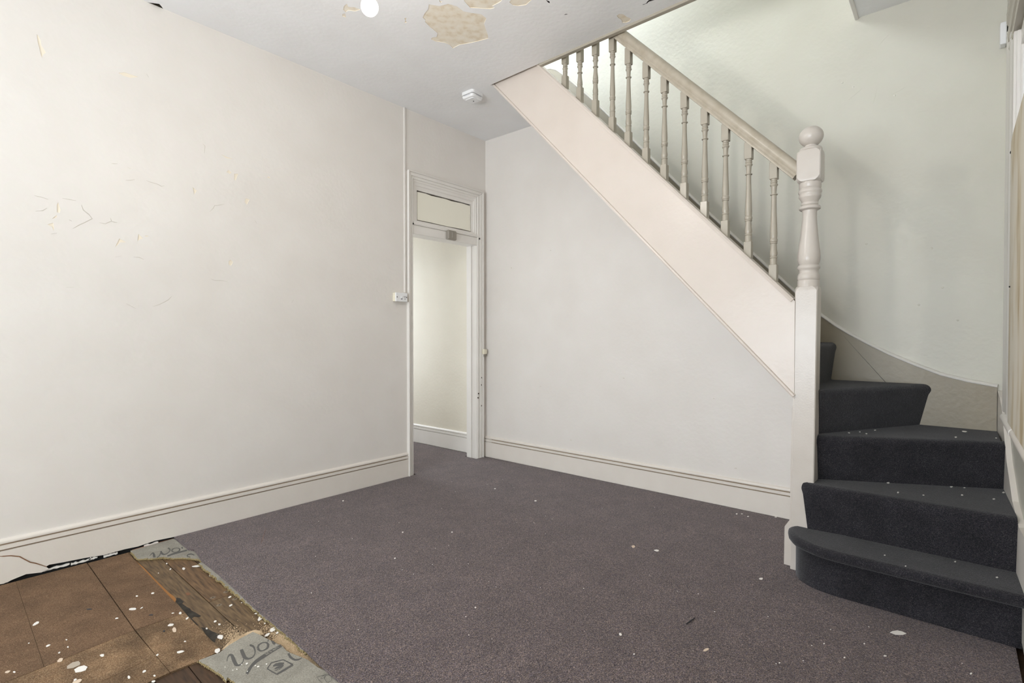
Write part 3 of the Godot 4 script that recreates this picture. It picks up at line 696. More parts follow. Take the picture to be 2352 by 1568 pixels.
	ink(u, -0.0098, [
		[[Vector2(-3.27, -0.794), Vector2(-3.278, -0.799), Vector2(-3.287, -0.806), Vector2(-3.295, -0.812), Vector2(-3.297, -0.814), Vector2(-3.291, -0.812), Vector2(-3.277, -0.809), Vector2(-3.263, -0.806), Vector2(-3.25, -0.803), Vector2(-3.241, -0.801), Vector2(-3.236, -0.8)], [Vector2(-3.276, -0.794), Vector2(-3.286, -0.799), Vector2(-3.298, -0.806), Vector2(-3.309, -0.813), Vector2(-3.315, -0.82), Vector2(-3.297, -0.821), Vector2(-3.277, -0.819), Vector2(-3.259, -0.816), Vector2(-3.244, -0.813), Vector2(-3.235, -0.811), Vector2(-3.229, -0.809)]], [[Vector2(-3.216, -0.813), Vector2(-3.218, -0.817), Vector2(-3.224, -0.823), Vector2(-3.233, -0.83), Vector2(-3.245, -0.836), Vector2(-3.259, -0.841), Vector2(-3.271, -0.845)], [Vector2(-3.228, -0.814), Vector2(-3.23, -0.819), Vector2(-3.235, -0.824), Vector2(-3.243, -0.829), Vector2(-3.254, -0.834), Vector2(-3.266, -0.839), Vector2(-3.277, -0.842)]],
		[[Vector2(-3.297, -0.847), Vector2(-3.278, -0.844), Vector2(-3.253, -0.841), Vector2(-3.234, -0.843), Vector2(-3.225, -0.849), Vector2(-3.226, -0.858), Vector2(-3.234, -0.868), Vector2(-3.245, -0.877), Vector2(-3.26, -0.886), Vector2(-3.28, -0.893), Vector2(-3.301, -0.897), Vector2(-3.316, -0.895), Vector2(-3.324, -0.893)], [Vector2(-3.3, -0.856), Vector2(-3.284, -0.854), Vector2(-3.268, -0.852), Vector2(-3.254, -0.852), Vector2(-3.243, -0.853), Vector2(-3.241, -0.86), Vector2(-3.247, -0.869), Vector2(-3.257, -0.878), Vector2(-3.269, -0.885), Vector2(-3.282, -0.888), Vector2(-3.291, -0.889), Vector2(-3.297, -0.888), Vector2(-3.302, -0.885)]],
		[[Vector2(-3.249, -0.894), Vector2(-3.26, -0.897), Vector2(-3.27, -0.901), Vector2(-3.276, -0.907), Vector2(-3.279, -0.914), Vector2(-3.276, -0.92), Vector2(-3.268, -0.925), Vector2(-3.257, -0.926), Vector2(-3.248, -0.925), Vector2(-3.244, -0.923), Vector2(-3.238, -0.921), Vector2(-3.231, -0.915), Vector2(-3.226, -0.908), Vector2(-3.228, -0.901), Vector2(-3.235, -0.897), Vector2(-3.248, -0.895), Vector2(-3.26, -0.895)], [Vector2(-3.256, -0.89), Vector2(-3.269, -0.894), Vector2(-3.284, -0.901), Vector2(-3.289, -0.909), Vector2(-3.288, -0.916), Vector2(-3.285, -0.922), Vector2(-3.278, -0.928), Vector2(-3.269, -0.931), Vector2(-3.254, -0.932), Vector2(-3.234, -0.928), Vector2(-3.219, -0.921), Vector2(-3.215, -0.913), Vector2(-3.215, -0.905), Vector2(-3.219, -0.899), Vector2(-3.225, -0.893), Vector2(-3.236, -0.89), Vector2(-3.246, -0.888)]],
		[[Vector2(-3.267, -0.94), Vector2(-3.242, -0.938)], [Vector2(-3.274, -0.948), Vector2(-3.249, -0.945)]], [[Vector2(-3.186, -0.854), Vector2(-3.189, -0.865), Vector2(-3.192, -0.881), Vector2(-3.192, -0.895), Vector2(-3.191, -0.911), Vector2(-3.192, -0.931), Vector2(-3.192, -0.947)], [Vector2(-3.208, -0.857), Vector2(-3.214, -0.87), Vector2(-3.22, -0.886), Vector2(-3.22, -0.901), Vector2(-3.217, -0.917), Vector2(-3.215, -0.936), Vector2(-3.214, -0.952)]],
		[[Vector2(-3.095, -0.934), Vector2(-3.105, -0.93), Vector2(-3.117, -0.928), Vector2(-3.12, -0.929), Vector2(-3.124, -0.932), Vector2(-3.125, -0.939), Vector2(-3.121, -0.946), Vector2(-3.108, -0.95), Vector2(-3.094, -0.951)], [Vector2(-3.084, -0.93), Vector2(-3.094, -0.926), Vector2(-3.108, -0.922), Vector2(-3.129, -0.926), Vector2(-3.142, -0.935), Vector2(-3.144, -0.944), Vector2(-3.139, -0.952), Vector2(-3.121, -0.956), Vector2(-3.105, -0.957)]]])
	var u2 := group_node("carpet_underlay")
	tag(u2, "larger grey printed underlay scrap lying across the floorboards at the bottom edge", "underlay")
	var up2 := [Vector2(-2.084, -0.654), Vector2(-2.081, -0.686), Vector2(-2.076, -0.722), Vector2(-2.096, -0.754), Vector2(-2.111, -0.804), Vector2(-2.12, -0.859), Vector2(-2.081, -0.868), Vector2(-2.001, -0.881), Vector2(-1.936, -0.893), Vector2(-1.898, -0.89), Vector2(-1.875, -0.893), Vector2(-1.812, -0.91), Vector2(-1.785, -0.916), Vector2(-1.719, -0.918), Vector2(-1.66, -0.932), Vector2(-1.575, -0.934), Vector2(-1.351, -0.939), Vector2(-1.379, -0.777), Vector2(-1.599, -0.724), Vector2(-1.807, -0.701), Vector2(-1.854, -0.694), Vector2(-1.907, -0.687), Vector2(-1.891, -0.677), Vector2(-1.931, -0.679), Vector2(-1.987, -0.67)]
	put("sheet", MB.new().plate("y", up2, -0.014, -0.010), M.underlay_top, u2)
	put("foam", MB.new().plate("y", up2, -0.021, -0.014), M.underlay_foam, u2)
	crumbs(u2, [Vector2(-2.088, -0.655), Vector2(-2.037, -0.663), Vector2(-1.991, -0.671), Vector2(-1.935, -0.68), Vector2(-1.897, -0.679), Vector2(-1.911, -0.689), Vector2(-1.858, -0.696), Vector2(-1.808, -0.702)], 0.003, 6)
	ink(u2, -0.0098, [
		[[Vector2(-1.998, -0.719), Vector2(-2.008, -0.724), Vector2(-2.018, -0.729), Vector2(-2.025, -0.735), Vector2(-2.027, -0.739), Vector2(-2.024, -0.739), Vector2(-2.019, -0.739), Vector2(-2.008, -0.736), Vector2(-1.991, -0.732), Vector2(-1.972, -0.729), Vector2(-1.954, -0.727), Vector2(-1.942, -0.73), Vector2(-1.937, -0.737), Vector2(-1.939, -0.745), Vector2(-1.946, -0.753), Vector2(-1.958, -0.761), Vector2(-1.972, -0.768), Vector2(-1.99, -0.773), Vector2(-2.004, -0.777)], [Vector2(-2.001, -0.718), Vector2(-2.011, -0.722), Vector2(-2.023, -0.728), Vector2(-2.032, -0.734), Vector2(-2.038, -0.741), Vector2(-2.036, -0.746), Vector2(-2.024, -0.749), Vector2(-2.007, -0.747), Vector2(-1.99, -0.744), Vector2(-1.973, -0.741), Vector2(-1.961, -0.739), Vector2(-1.953, -0.738), Vector2(-1.948, -0.739), Vector2(-1.947, -0.745), Vector2(-1.952, -0.753), Vector2(-1.962, -0.759), Vector2(-1.975, -0.766), Vector2(-1.991, -0.77), Vector2(-2.005, -0.774)]],
		[[Vector2(-2.035, -0.776), Vector2(-2.008, -0.77), Vector2(-1.977, -0.764), Vector2(-1.958, -0.767), Vector2(-1.95, -0.773), Vector2(-1.947, -0.781), Vector2(-1.949, -0.79), Vector2(-1.956, -0.798), Vector2(-1.968, -0.806), Vector2(-1.982, -0.813), Vector2(-1.998, -0.818), Vector2(-2.013, -0.822), Vector2(-2.027, -0.823), Vector2(-2.038, -0.82), Vector2(-2.044, -0.816)], [Vector2(-2.033, -0.787), Vector2(-2.007, -0.782), Vector2(-1.981, -0.777), Vector2(-1.97, -0.776), Vector2(-1.962, -0.778), Vector2(-1.958, -0.783), Vector2(-1.958, -0.79), Vector2(-1.963, -0.797), Vector2(-1.972, -0.804), Vector2(-1.985, -0.809), Vector2(-1.999, -0.813), Vector2(-2.011, -0.815), Vector2(-2.019, -0.815), Vector2(-2.025, -0.813), Vector2(-2.03, -0.81)]],
		[[Vector2(-1.987, -0.828), Vector2(-1.997, -0.831), Vector2(-2.006, -0.836), Vector2(-2.011, -0.843), Vector2(-2.013, -0.852), Vector2(-2.008, -0.858), Vector2(-2.001, -0.86), Vector2(-1.995, -0.859), Vector2(-1.989, -0.857), Vector2(-1.981, -0.854), Vector2(-1.974, -0.849), Vector2(-1.969, -0.841), Vector2(-1.968, -0.833), Vector2(-1.972, -0.829), Vector2(-1.979, -0.827), Vector2(-1.986, -0.828), Vector2(-1.993, -0.83)], [Vector2(-1.995, -0.822), Vector2(-2.005, -0.827), Vector2(-2.017, -0.835), Vector2(-2.021, -0.845), Vector2(-2.02, -0.854), Vector2(-2.016, -0.861), Vector2(-2.009, -0.866), Vector2(-1.997, -0.867), Vector2(-1.983, -0.864), Vector2(-1.97, -0.857), Vector2(-1.962, -0.849), Vector2(-1.96, -0.839), Vector2(-1.961, -0.831), Vector2(-1.965, -0.825), Vector2(-1.971, -0.821), Vector2(-1.981, -0.82), Vector2(-1.99, -0.82)]],
		[[Vector2(-2.024, -0.876), Vector2(-2.009, -0.868)], [Vector2(-2.02, -0.878), Vector2(-2.006, -0.87)]], [[Vector2(-2.003, -0.879), Vector2(-1.993, -0.877), Vector2(-1.981, -0.875), Vector2(-1.973, -0.875), Vector2(-1.968, -0.877)], [Vector2(-2.004, -0.883), Vector2(-1.997, -0.884), Vector2(-1.989, -0.885), Vector2(-1.982, -0.885), Vector2(-1.976, -0.885)]],
		[[Vector2(-1.865, -0.738), Vector2(-1.878, -0.749), Vector2(-1.894, -0.763), Vector2(-1.903, -0.776), Vector2(-1.91, -0.79), Vector2(-1.915, -0.807), Vector2(-1.919, -0.826), Vector2(-1.925, -0.844), Vector2(-1.929, -0.862), Vector2(-1.932, -0.879), Vector2(-1.935, -0.891)], [Vector2(-1.878, -0.735), Vector2(-1.892, -0.746), Vector2(-1.909, -0.762), Vector2(-1.921, -0.776), Vector2(-1.93, -0.791), Vector2(-1.937, -0.81), Vector2(-1.942, -0.829), Vector2(-1.947, -0.848), Vector2(-1.95, -0.866), Vector2(-1.952, -0.882), Vector2(-1.953, -0.894)]],
		[[Vector2(-1.876, -0.883), Vector2(-1.863, -0.88), Vector2(-1.846, -0.877), Vector2(-1.83, -0.878), Vector2(-1.817, -0.881), Vector2(-1.81, -0.887), Vector2(-1.807, -0.894), Vector2(-1.808, -0.902), Vector2(-1.81, -0.907)], [Vector2(-1.875, -0.891), Vector2(-1.864, -0.888), Vector2(-1.85, -0.886), Vector2(-1.838, -0.886), Vector2(-1.827, -0.887), Vector2(-1.82, -0.891), Vector2(-1.815, -0.897), Vector2(-1.814, -0.903), Vector2(-1.814, -0.908)]],
		[[Vector2(-1.843, -0.796), Vector2(-1.848, -0.802), Vector2(-1.855, -0.809), Vector2(-1.861, -0.816), Vector2(-1.866, -0.821)], [Vector2(-1.849, -0.796), Vector2(-1.854, -0.801), Vector2(-1.86, -0.808), Vector2(-1.867, -0.815), Vector2(-1.872, -0.821)]], [[Vector2(-1.866, -0.82), Vector2(-1.863, -0.827), Vector2(-1.858, -0.837), Vector2(-1.854, -0.848), Vector2(-1.85, -0.856)], [Vector2(-1.872, -0.822), Vector2(-1.869, -0.829), Vector2(-1.865, -0.839), Vector2(-1.86, -0.85), Vector2(-1.856, -0.858)]], [[Vector2(-1.851, -0.855), Vector2(-1.839, -0.857), Vector2(-1.823, -0.86), Vector2(-1.808, -0.862), Vector2(-1.796, -0.864)], [Vector2(-1.855, -0.859), Vector2(-1.843, -0.861), Vector2(-1.828, -0.864), Vector2(-1.813, -0.867), Vector2(-1.802, -0.87)]], [[Vector2(-1.805, -0.868), Vector2(-1.802, -0.854), Vector2(-1.8, -0.836), Vector2(-1.797, -0.819), Vector2(-1.795, -0.806)], [Vector2(-1.793, -0.866), Vector2(-1.791, -0.852), Vector2(-1.788, -0.834), Vector2(-1.786, -0.817), Vector2(-1.785, -0.804)]], [[Vector2(-1.792, -0.807), Vector2(-1.804, -0.805), Vector2(-1.82, -0.802), Vector2(-1.835, -0.8), Vector2(-1.848, -0.798)], [Vector2(-1.788, -0.803), Vector2(-1.8, -0.801), Vector2(-1.816, -0.798), Vector2(-1.832, -0.796), Vector2(-1.844, -0.794)]],
		[[Vector2(-1.841, -0.815), Vector2(-1.838, -0.819), Vector2(-1.835, -0.824), Vector2(-1.83, -0.829), Vector2(-1.826, -0.835), Vector2(-1.826, -0.843), Vector2(-1.827, -0.848)], [Vector2(-1.846, -0.816), Vector2(-1.85, -0.821), Vector2(-1.853, -0.829), Vector2(-1.85, -0.836), Vector2(-1.846, -0.842), Vector2(-1.84, -0.847), Vector2(-1.836, -0.851)]], [[Vector2(-1.823, -0.812), Vector2(-1.822, -0.815), Vector2(-1.82, -0.819), Vector2(-1.816, -0.826), Vector2(-1.813, -0.834), Vector2(-1.817, -0.84), Vector2(-1.821, -0.844)], [Vector2(-1.827, -0.813), Vector2(-1.829, -0.816), Vector2(-1.831, -0.822), Vector2(-1.829, -0.83), Vector2(-1.827, -0.837), Vector2(-1.826, -0.841), Vector2(-1.826, -0.844)]], [[Vector2(-1.818, -0.81), Vector2(-1.815, -0.81), Vector2(-1.811, -0.812), Vector2(-1.811, -0.816), Vector2(-1.812, -0.819)], [Vector2(-1.82, -0.812), Vector2(-1.817, -0.812), Vector2(-1.815, -0.813), Vector2(-1.815, -0.816), Vector2(-1.816, -0.82)]], [[Vector2(-1.817, -0.823), Vector2(-1.813, -0.823), Vector2(-1.811, -0.823), Vector2(-1.812, -0.823), Vector2(-1.813, -0.821)], [Vector2(-1.819, -0.825), Vector2(-1.815, -0.825), Vector2(-1.809, -0.825), Vector2(-1.808, -0.822), Vector2(-1.809, -0.82)]], [[Vector2(-1.816, -0.829), Vector2(-1.813, -0.829), Vector2(-1.811, -0.83), Vector2(-1.812, -0.829), Vector2(-1.813, -0.828)], [Vector2(-1.818, -0.831), Vector2(-1.815, -0.831), Vector2(-1.81, -0.831), Vector2(-1.809, -0.828), Vector2(-1.809, -0.827)]],
		[[Vector2(-1.642, -0.903), Vector2(-1.648, -0.908), Vector2(-1.653, -0.913), Vector2(-1.653, -0.918), Vector2(-1.649, -0.921), Vector2(-1.643, -0.924), Vector2(-1.635, -0.924), Vector2(-1.628, -0.921), Vector2(-1.621, -0.917), Vector2(-1.617, -0.913), Vector2(-1.615, -0.908), Vector2(-1.617, -0.903), Vector2(-1.622, -0.9), Vector2(-1.632, -0.901), Vector2(-1.643, -0.904)], [Vector2(-1.644, -0.902), Vector2(-1.65, -0.907), Vector2(-1.655, -0.913), Vector2(-1.655, -0.919), Vector2(-1.651, -0.923), Vector2(-1.644, -0.925), Vector2(-1.636, -0.925), Vector2(-1.627, -0.922), Vector2(-1.619, -0.918), Vector2(-1.615, -0.913), Vector2(-1.613, -0.907), Vector2(-1.615, -0.902), Vector2(-1.621, -0.898), Vector2(-1.632, -0.9), Vector2(-1.643, -0.902)]], [[Vector2(-1.67, -0.887), Vector2(-1.667, -0.895), Vector2(-1.663, -0.905), Vector2(-1.66, -0.912), Vector2(-1.658, -0.918)], [Vector2(-1.672, -0.888), Vector2(-1.669, -0.896), Vector2(-1.665, -0.905), Vector2(-1.662, -0.913), Vector2(-1.66, -0.919)]], [[Vector2(-1.652, -0.894), Vector2(-1.657, -0.902), Vector2(-1.66, -0.91), Vector2(-1.655, -0.91), Vector2(-1.65, -0.908), Vector2(-1.65, -0.901), Vector2(-1.652, -0.894)], [Vector2(-1.653, -0.894), Vector2(-1.658, -0.902), Vector2(-1.662, -0.91), Vector2(-1.655, -0.911), Vector2(-1.648, -0.908), Vector2(-1.648, -0.9), Vector2(-1.65, -0.893)]], [[Vector2(-1.667, -0.889), Vector2(-1.657, -0.887), Vector2(-1.644, -0.885), Vector2(-1.635, -0.886), Vector2(-1.629, -0.887)], [Vector2(-1.667, -0.89), Vector2(-1.657, -0.888), Vector2(-1.645, -0.887), Vector2(-1.636, -0.887), Vector2(-1.63, -0.888)]]])
	# light words along the printed band
	var tm := TextMesh.new()
	tm.text = "It's wh"
	var fo := SystemFont.new()
	fo.font_names = PackedStringArray(["Droid Sans"])
	tm.font = fo
	tm.font_size = 32
	tm.pixel_size = 0.00058
	tm.depth = 0.0006
	tm.horizontal_alignment = HORIZONTAL_ALIGNMENT_LEFT
	var words := MeshInstance3D.new()
	words.name = "lettering"
	words.mesh = tm
	words.material_override = M.underlay_top
	u2.add_child(words, true)
	var p0 := Vector3(-1.931, -0.009, -0.827)
	var p1 := Vector3(-1.947, -0.009, -0.891)
	var bx := (p1 - p0).normalized()
	words.transform = Transform3D(Basis(bx, bx.cross(Vector3.UP) * -1.0 if false else Vector3.UP.cross(bx), Vector3.UP), p0)

	# the carpet, its cut edge running straight across the floor
	var cp := MB.new()
	var ce := [Vector2(-3.448, -0.957), Vector2(-3.317, -0.955), Vector2(-3.2, -0.954), Vector2(-3.155, -0.971), Vector2(-3.106, -0.968), Vector2(-3.048, -0.96), Vector2(-2.979, -0.95), Vector2(-2.877, -0.952), Vector2(-2.744, -0.952), Vector2(-2.619, -0.949), Vector2(-2.508, -0.946), Vector2(-2.367, -0.939), Vector2(-2.245, -0.935), Vector2(-2.133, -0.935), Vector2(-2.04, -0.936), Vector2(-1.964, -0.935), Vector2(-1.894, -0.932), Vector2(-1.832, -0.932), Vector2(-1.788, -0.929), Vector2(-1.707, -0.926), Vector2(-1.641, -0.924), Vector2(-1.563, -0.924)]
	ce.append_array([Vector2(-1.3, -0.915), Vector2(-0.6, -0.92), Vector2(0.18, -0.915), Vector2(0.18, -3.64), Vector2(-3.443, -3.575), Vector2(-3.443, -0.96)])
	cp.plate("y", ce, -0.009, 0.0)
	var carpet := tag(group_node("carpet"), "dark purple-brown flecked carpet covering most of the floor", "carpet")
	put("pile", cp, M.floor_carpet, carpet)
	# the strip of underlay that shows along the cut edge
	var inner := []
	var outer := []
	var rr := RandomNumberGenerator.new()
	rr.seed = 8
	for i in 80:
		var x := lerpf(-2.975, -1.83, i / 79.0)
		outer.append(Vector2(x, -0.9445 + 0.008 + rr.randf_range(-0.005, 0.006)))
		inner.append(Vector2(x, -1.0))
	inner.reverse()
	var strip := outer + inner
	put("backing", MB.new().plate("y", strip, -0.015, -0.0092), M.underlay_top, carpet)
	put("backing", MB.new().plate("y", strip, -0.021, -0.015), M.underlay_foam, carpet)
	crumbs(carpet, outer, 0.0032, 9, -0.016)
	put("subfloor", MB.new().box(Vector3(-6.0, -0.046, -3.9), Vector3(0.3, -0.0215, -1.06)), M.plank_dark, f)
	var hc := group_node("hall_carpet")
	tag(hc, "flecked carpet of the hall floor seen through the doorway", "carpet")
	put("pile", MB.new().plate("y", [Vector2(-3.4425, -2.735), Vector2(-3.4425, -3.45), Vector2(-3.6, -3.45), Vector2(-3.6, -3.565), Vector2(-5.99, -3.53), Vector2(-5.99, -2.31), Vector2(-3.6, -2.31), Vector2(-3.6, -2.735)], -0.009, 0.0), M.floor_carpet, hc)

func bounce_sheets(f: Node, z: float) -> void:  # unseen hardboard added behind the camera to bounce light onto the ceiling
	for k in 3:
		put("hardboard_sheet", MB.new().box(Vector3(-3.44 + 1.205 * k, -0.022, z), Vector3(-2.24 + 1.205 * k, -0.016, z + 1.015), 0.001), M.hardboard, f)

# scattered small grains that nobody could count
func grains(called: String, parent: Node, m: Material, count: int, c: Vector2, spread: Vector2, size: float, y: float, sd: int) -> void:
	var r := RandomNumberGenerator.new()
	r.seed = sd
	var mm := MultiMesh.new()
	mm.transform_format = MultiMesh.TRANSFORM_3D
	mm.mesh = MB.new().box(Vector3.ONE * -0.5, Vector3.ONE * 0.5, 0.2).mesh()
	mm.instance_count = count
	for i in count:
		var s := size * r.randf_range(0.4, 1.5)
		var b := Basis.from_euler(Vector3(r.randf() * 6, r.randf() * 6, r.randf() * 6)).scaled(Vector3.ONE * s)
		mm.set_instance_transform(i, Transform3D(b, Vector3(c.x + r.randfn() * spread.x * 0.5, y + r.randf() * size * 0.6, c.y + r.randfn() * spread.y * 0.5)))
	var o := MultiMeshInstance3D.new()
	o.name = numbered(called, parent)
	o.multimesh = mm
	o.material_override = m
	o.set_meta("kind", "stuff")
	parent.add_child(o, true)

func crumbs(parent: Node, line: Array, size: float, sd: int, y := -0.016) -> void:
	var r := RandomNumberGenerator.new()
	r.seed = sd
	var at := []
	for i in line.size() - 1:
		var k := int(line[i].distance_to(line[i + 1]) / size * 5.0)
		for j in k:
			at.append(line[i].lerp(line[i + 1], r.randf()) + Vector2(r.randfn(), r.randfn()) * size * 0.7)
	var mm := MultiMesh.new()
	mm.transform_format = MultiMesh.TRANSFORM_3D
	mm.mesh = MB.new().box(Vector3.ONE * -0.5, Vector3.ONE * 0.5, 0.22).mesh()
	mm.instance_count = at.size()
	for i in at.size():
		var b := Basis.from_euler(Vector3(r.randf() * 6, r.randf() * 6, r.randf() * 6)).scaled(Vector3.ONE * size * r.randf_range(0.6, 1.7))
		mm.set_instance_transform(i, Transform3D(b, Vector3(at[i].x, y + r.randf_range(-0.003, 0.004), at[i].y)))
	var o := MultiMeshInstance3D.new()
	o.name = numbered("foam_crumbs", parent)
	o.multimesh = mm
	o.material_override = M.underlay_foam
	o.set_meta("kind", "stuff")
	parent.add_child(o, true)

# printed strokes: [left outline, right outline] pairs lying flat
func ink(parent: Node, y: float, strokes: Array) -> void:
	var lift := 0.0
	for s in strokes:
		var b := MB.new()
		for i in s[0].size() - 1:
			var q := []
			for p in [s[0][i], s[0][i + 1], s[1][i + 1], s[1][i]]: q.append(Vector3(p.x, y + lift, p.y))
			lift += 0.000004
			b.quad(q[0], q[1], q[2], q[3], Vector3.UP)
		put("print", b, M.print_ink, parent)

# ---------------------------------------------------------------- stairs
# one carpeted step: the base of its riser, its nose line, the back of its tread, heights
func step(parent: Node, base: Array, nose: Array, back: Array, y0: float, y1: float, drape: bool) -> void:
	var b := MB.new()
	var k := base.size()
	var secs := []
	for i in k:
		var dirn: Vector2 = (nose[i] - base[i]).normalized()
		var tan_: Vector2 = (nose[mini(i + 1, k - 1)] - nose[maxi(i - 1, 0)]).normalized()
		var o := Vector2(-tan_.y, tan_.x)
		if o.dot(dirn) < 0: o = -o
		var r := 0.030 if drape else 0.024
		var sec := []
		var c: Vector2 = nose[i] - o * r
		for t in 7:
			var a := PI / 2 - PI * t / 6.0 * (0.56 if drape else 0.95)
			var q := c + o * r * cos(a)
			sec.append(Vector3(q.x, y1 - r + r * sin(a), q.y))
		if drape:
			var q2: Vector2 = nose[i].lerp(base[i], 0.25)
			sec.append(Vector3(q2.x, y1 - 0.060, q2.y))
		else:
			var q2: Vector2 = base[i] + (nose[i] - base[i]) * 0.12
			sec.append(Vector3(q2.x, y1 - 0.046, q2.y))
			sec.append(Vector3(base[i].x, y1 - 0.06, base[i].y))
		sec.append(Vector3(base[i].x, y0 - 0.004 if y0 > 0.0 else 0.001, base[i].y))
		secs.append(sec)
	b.rings(secs, false, 60.0)
	var top := []
	for s in secs: top.append(Vector2(s[0].x, s[0].z))
	top.append_array(back)
	var pv := PackedVector2Array(top)
	var ids := Geometry2D.triangulate_polygon(pv)
	for i in range(0, ids.size(), 3):
		b.flat(Vector3(pv[ids[i]].x, y1, pv[ids[i]].y), Vector3(pv[ids[i + 1]].x, y1, pv[ids[i + 1]].y), Vector3(pv[ids[i + 2]].x, y1, pv[ids[i + 2]].y), Vector3.UP)
	# ends of the section
	for e in [0, k - 1]:
		var s: Array = secs[e]
		var inner := Vector3(base[e].x, y1, base[e].y)
		var out: Vector3 = (s[0] - secs[clampi(1, 0, k - 1) if e == 0 else k - 2][0]).normalized()
		for i in s.size() - 1: b.flat(inner, s[i], s[i + 1], out)
	put("carpeted_step", b, M.stair_carpet, parent)

func resample(p: Array, k: int) -> Array:
	var total := 0.0
	for i in p.size() - 1: total += p[i].distance_to(p[i + 1])
	var out := []
	for j in k:
		var d := total * j / (k - 1)
		var i := 0
		while i < p.size() - 2 and d > p[i].distance_to(p[i + 1]):
			d -= p[i].distance_to(p[i + 1])
			i += 1
		out.append(p[i].lerp(p[i + 1], clampf(d / p[i].distance_to(p[i + 1]), 0, 1)))
	return out

func make_staircase() -> void:
	var s := group_node("staircase", Vector3.ZERO)
	tag(s, "painted timber staircase with turned balusters and dark carpeted winding lower steps", "staircase")
	var R := 0.227
	# steps 1 to 4 turn round the newel
	var b1 := [Vector2(-0.594, -2.86), Vector2(-0.592, -2.83), Vector2(-0.582, -2.80), Vector2(-0.558, -2.757), Vector2(-0.515, -2.720), Vector2(-0.46, -2.700), Vector2(-0.40, -2.692), Vector2(0.197, -2.692)]
	var n1 := [Vector2(-0.612, -2.862), Vector2(-0.626, -2.83), Vector2(-0.612, -2.76), Vector2(-0.575, -2.69), Vector2(-0.515, -2.645), Vector2(-0.46, -2.62), Vector2(-0.40, -2.61), Vector2(0.199, -2.612)]
	step(s, resample(b1, 26), resample(n1, 26), [Vector2(0.188, -3.0), Vector2(-0.53, -3.0), Vector2(-0.6, -2.95)], 0.0, R, false)
	var b2 := [Vector2(-0.545, -2.852), Vector2(-0.40, -2.868), Vector2(0.19, -2.872)]
	var n2 := [Vector2(-0.572, -2.846), Vector2(-0.548, -2.822), Vector2(-0.47, -2.818), Vector2(0.191, -2.832)]
	step(s, resample(b2, 16), resample(n2, 16), [Vector2(0.174, -3.45), Vector2(-0.52, -3.05), Vector2(-0.52, -2.89)], R, 2 * R, true)
	var b3 := [Vector2(-0.52, -2.956), Vector2(0.176, -3.336)]
	var n3 := [Vector2(-0.518, -2.905), Vector2(0.178, -3.286)]
	step(s, resample(b3, 10), resample(n3, 10), [Vector2(0.165, -3.66), Vector2(-0.18, -3.66), Vector2(-0.525, -3.03)], 2 * R, 3 * R, true)
	var b4 := [Vector2(-0.523, -2.967), Vector2(-0.141, -3.655)]
	var n4 := [Vector2(-0.505, -2.925), Vector2(-0.095, -3.650)]
	step(s, resample(b4, 10), resample(n4, 10), [Vector2(-0.62, -3.65), Vector2(-0.62, -2.97)], 3 * R, 4 * R, true)
	for k in range(5, 16):
		var x := -0.575 - 0.2127 * (k - 5)
		var lead := 0.028
		step(s, resample([Vector2(x, -2.93), Vector2(x, -3.655)], 6), resample([Vector2(x + lead, -2.93), Vector2(x + lead, -3.655)], 6), [Vector2(x - 0.26, -3.655), Vector2(x - 0.26, -2.93)], (k - 1) * R, k * R, true)
	# outer string, its cap, lower bead, and the closed underside
	var t0 := Vector3(-2.214, 3.064, -2.85)
	var t1 := Vector3(-0.615, 1.356, -2.85)
	var l0 := Vector3(-2.668, 3.069, -2.85)
	var l1 := Vector3(-0.616, 0.869, -2.85)
	put("outer_string", MB.new().plate("z", [Vector2(t0.x - 0.3, t0.y + 0.32), Vector2(t1.x + 0.007, t1.y - 0.0075), Vector2(l1.x + 0.007, l1.y - 0.0075), Vector2(l0.x - 0.3, l0.y + 0.32)], -2.925, -2.852), M.string_paint, s)
	var sd := Vector3(t1.x - t0.x, t1.y - t0.y, 0).normalized()
	var un := Vector3(-sd.y, sd.x, 0)
	put("string_cap", MB.new().bar([Vector2(-0.016, -0.004), Vector2(-0.016, 0.006), Vector2(-0.005, 0.009), Vector2(0.004, 0.003), Vector2(0.004, -0.08), Vector2(-0.016, -0.08)], Vector3(t0.x, t0.y, -2.85) - sd * 0.3, Vector3(t1.x, t1.y, -2.85), un, Vector3(0, 0, 1)), M.string_paint, s)
	var ld := Vector3(l1.x - l0.x, l1.y - l0.y, 0).normalized()
	var ln := Vector3(-ld.y, ld.x, 0)
	put("string_bead", MB.new().bar([Vector2(0.0, -0.01), Vector2(0.0, 0.004), Vector2(0.006, 0.008), Vector2(0.014, 0.006), Vector2(0.018, 0.0), Vector2(0.018, -0.01)], Vector3(l0.x, l0.y, -2.85), Vector3(l1.x, l1.y, -2.85), ln, Vector3(0, 0, 1)), M.string_paint, s)
	put("soffit", MB.new().plate("z", [Vector2(l0.x, l0.y), Vector2(l1.x + 0.02, l1.y), Vector2(l1.x + 0.04, l1.y), Vector2(l0.x + 0.02, l0.y)], -3.62, -2.925), M.trim_paint, s)
	put("end_panel", MB.new().box(Vector3(-0.615, 0.001, -3.64), Vector3(-0.6, 0.88, -2.99)), M.trim_paint, s)
	# string on the wall: straight flight and winder pieces with a bead on top
	var wn := group_node("wall_string", Vector3(-3.465, 0, -3.6), s)
	wn.rotation.y = atan2(0.065, 3.65)
	var straight := [Vector2(0.738, 3.495), Vector2(0.79, 3.482), Vector2(0.845, 3.453), Vector2(0.904, 3.4), Vector2(0.984, 3.32), Vector2(1.066, 3.236), Vector2(1.213, 3.081), Vector2(1.357, 2.918)]
	var low := [Vector2(1.731, 2.485), Vector2(2.061, 2.114), Vector2(2.357, 1.795), Vector2(2.65, 1.484), Vector2(2.83, 1.296), Vector2(2.909, 1.23)]
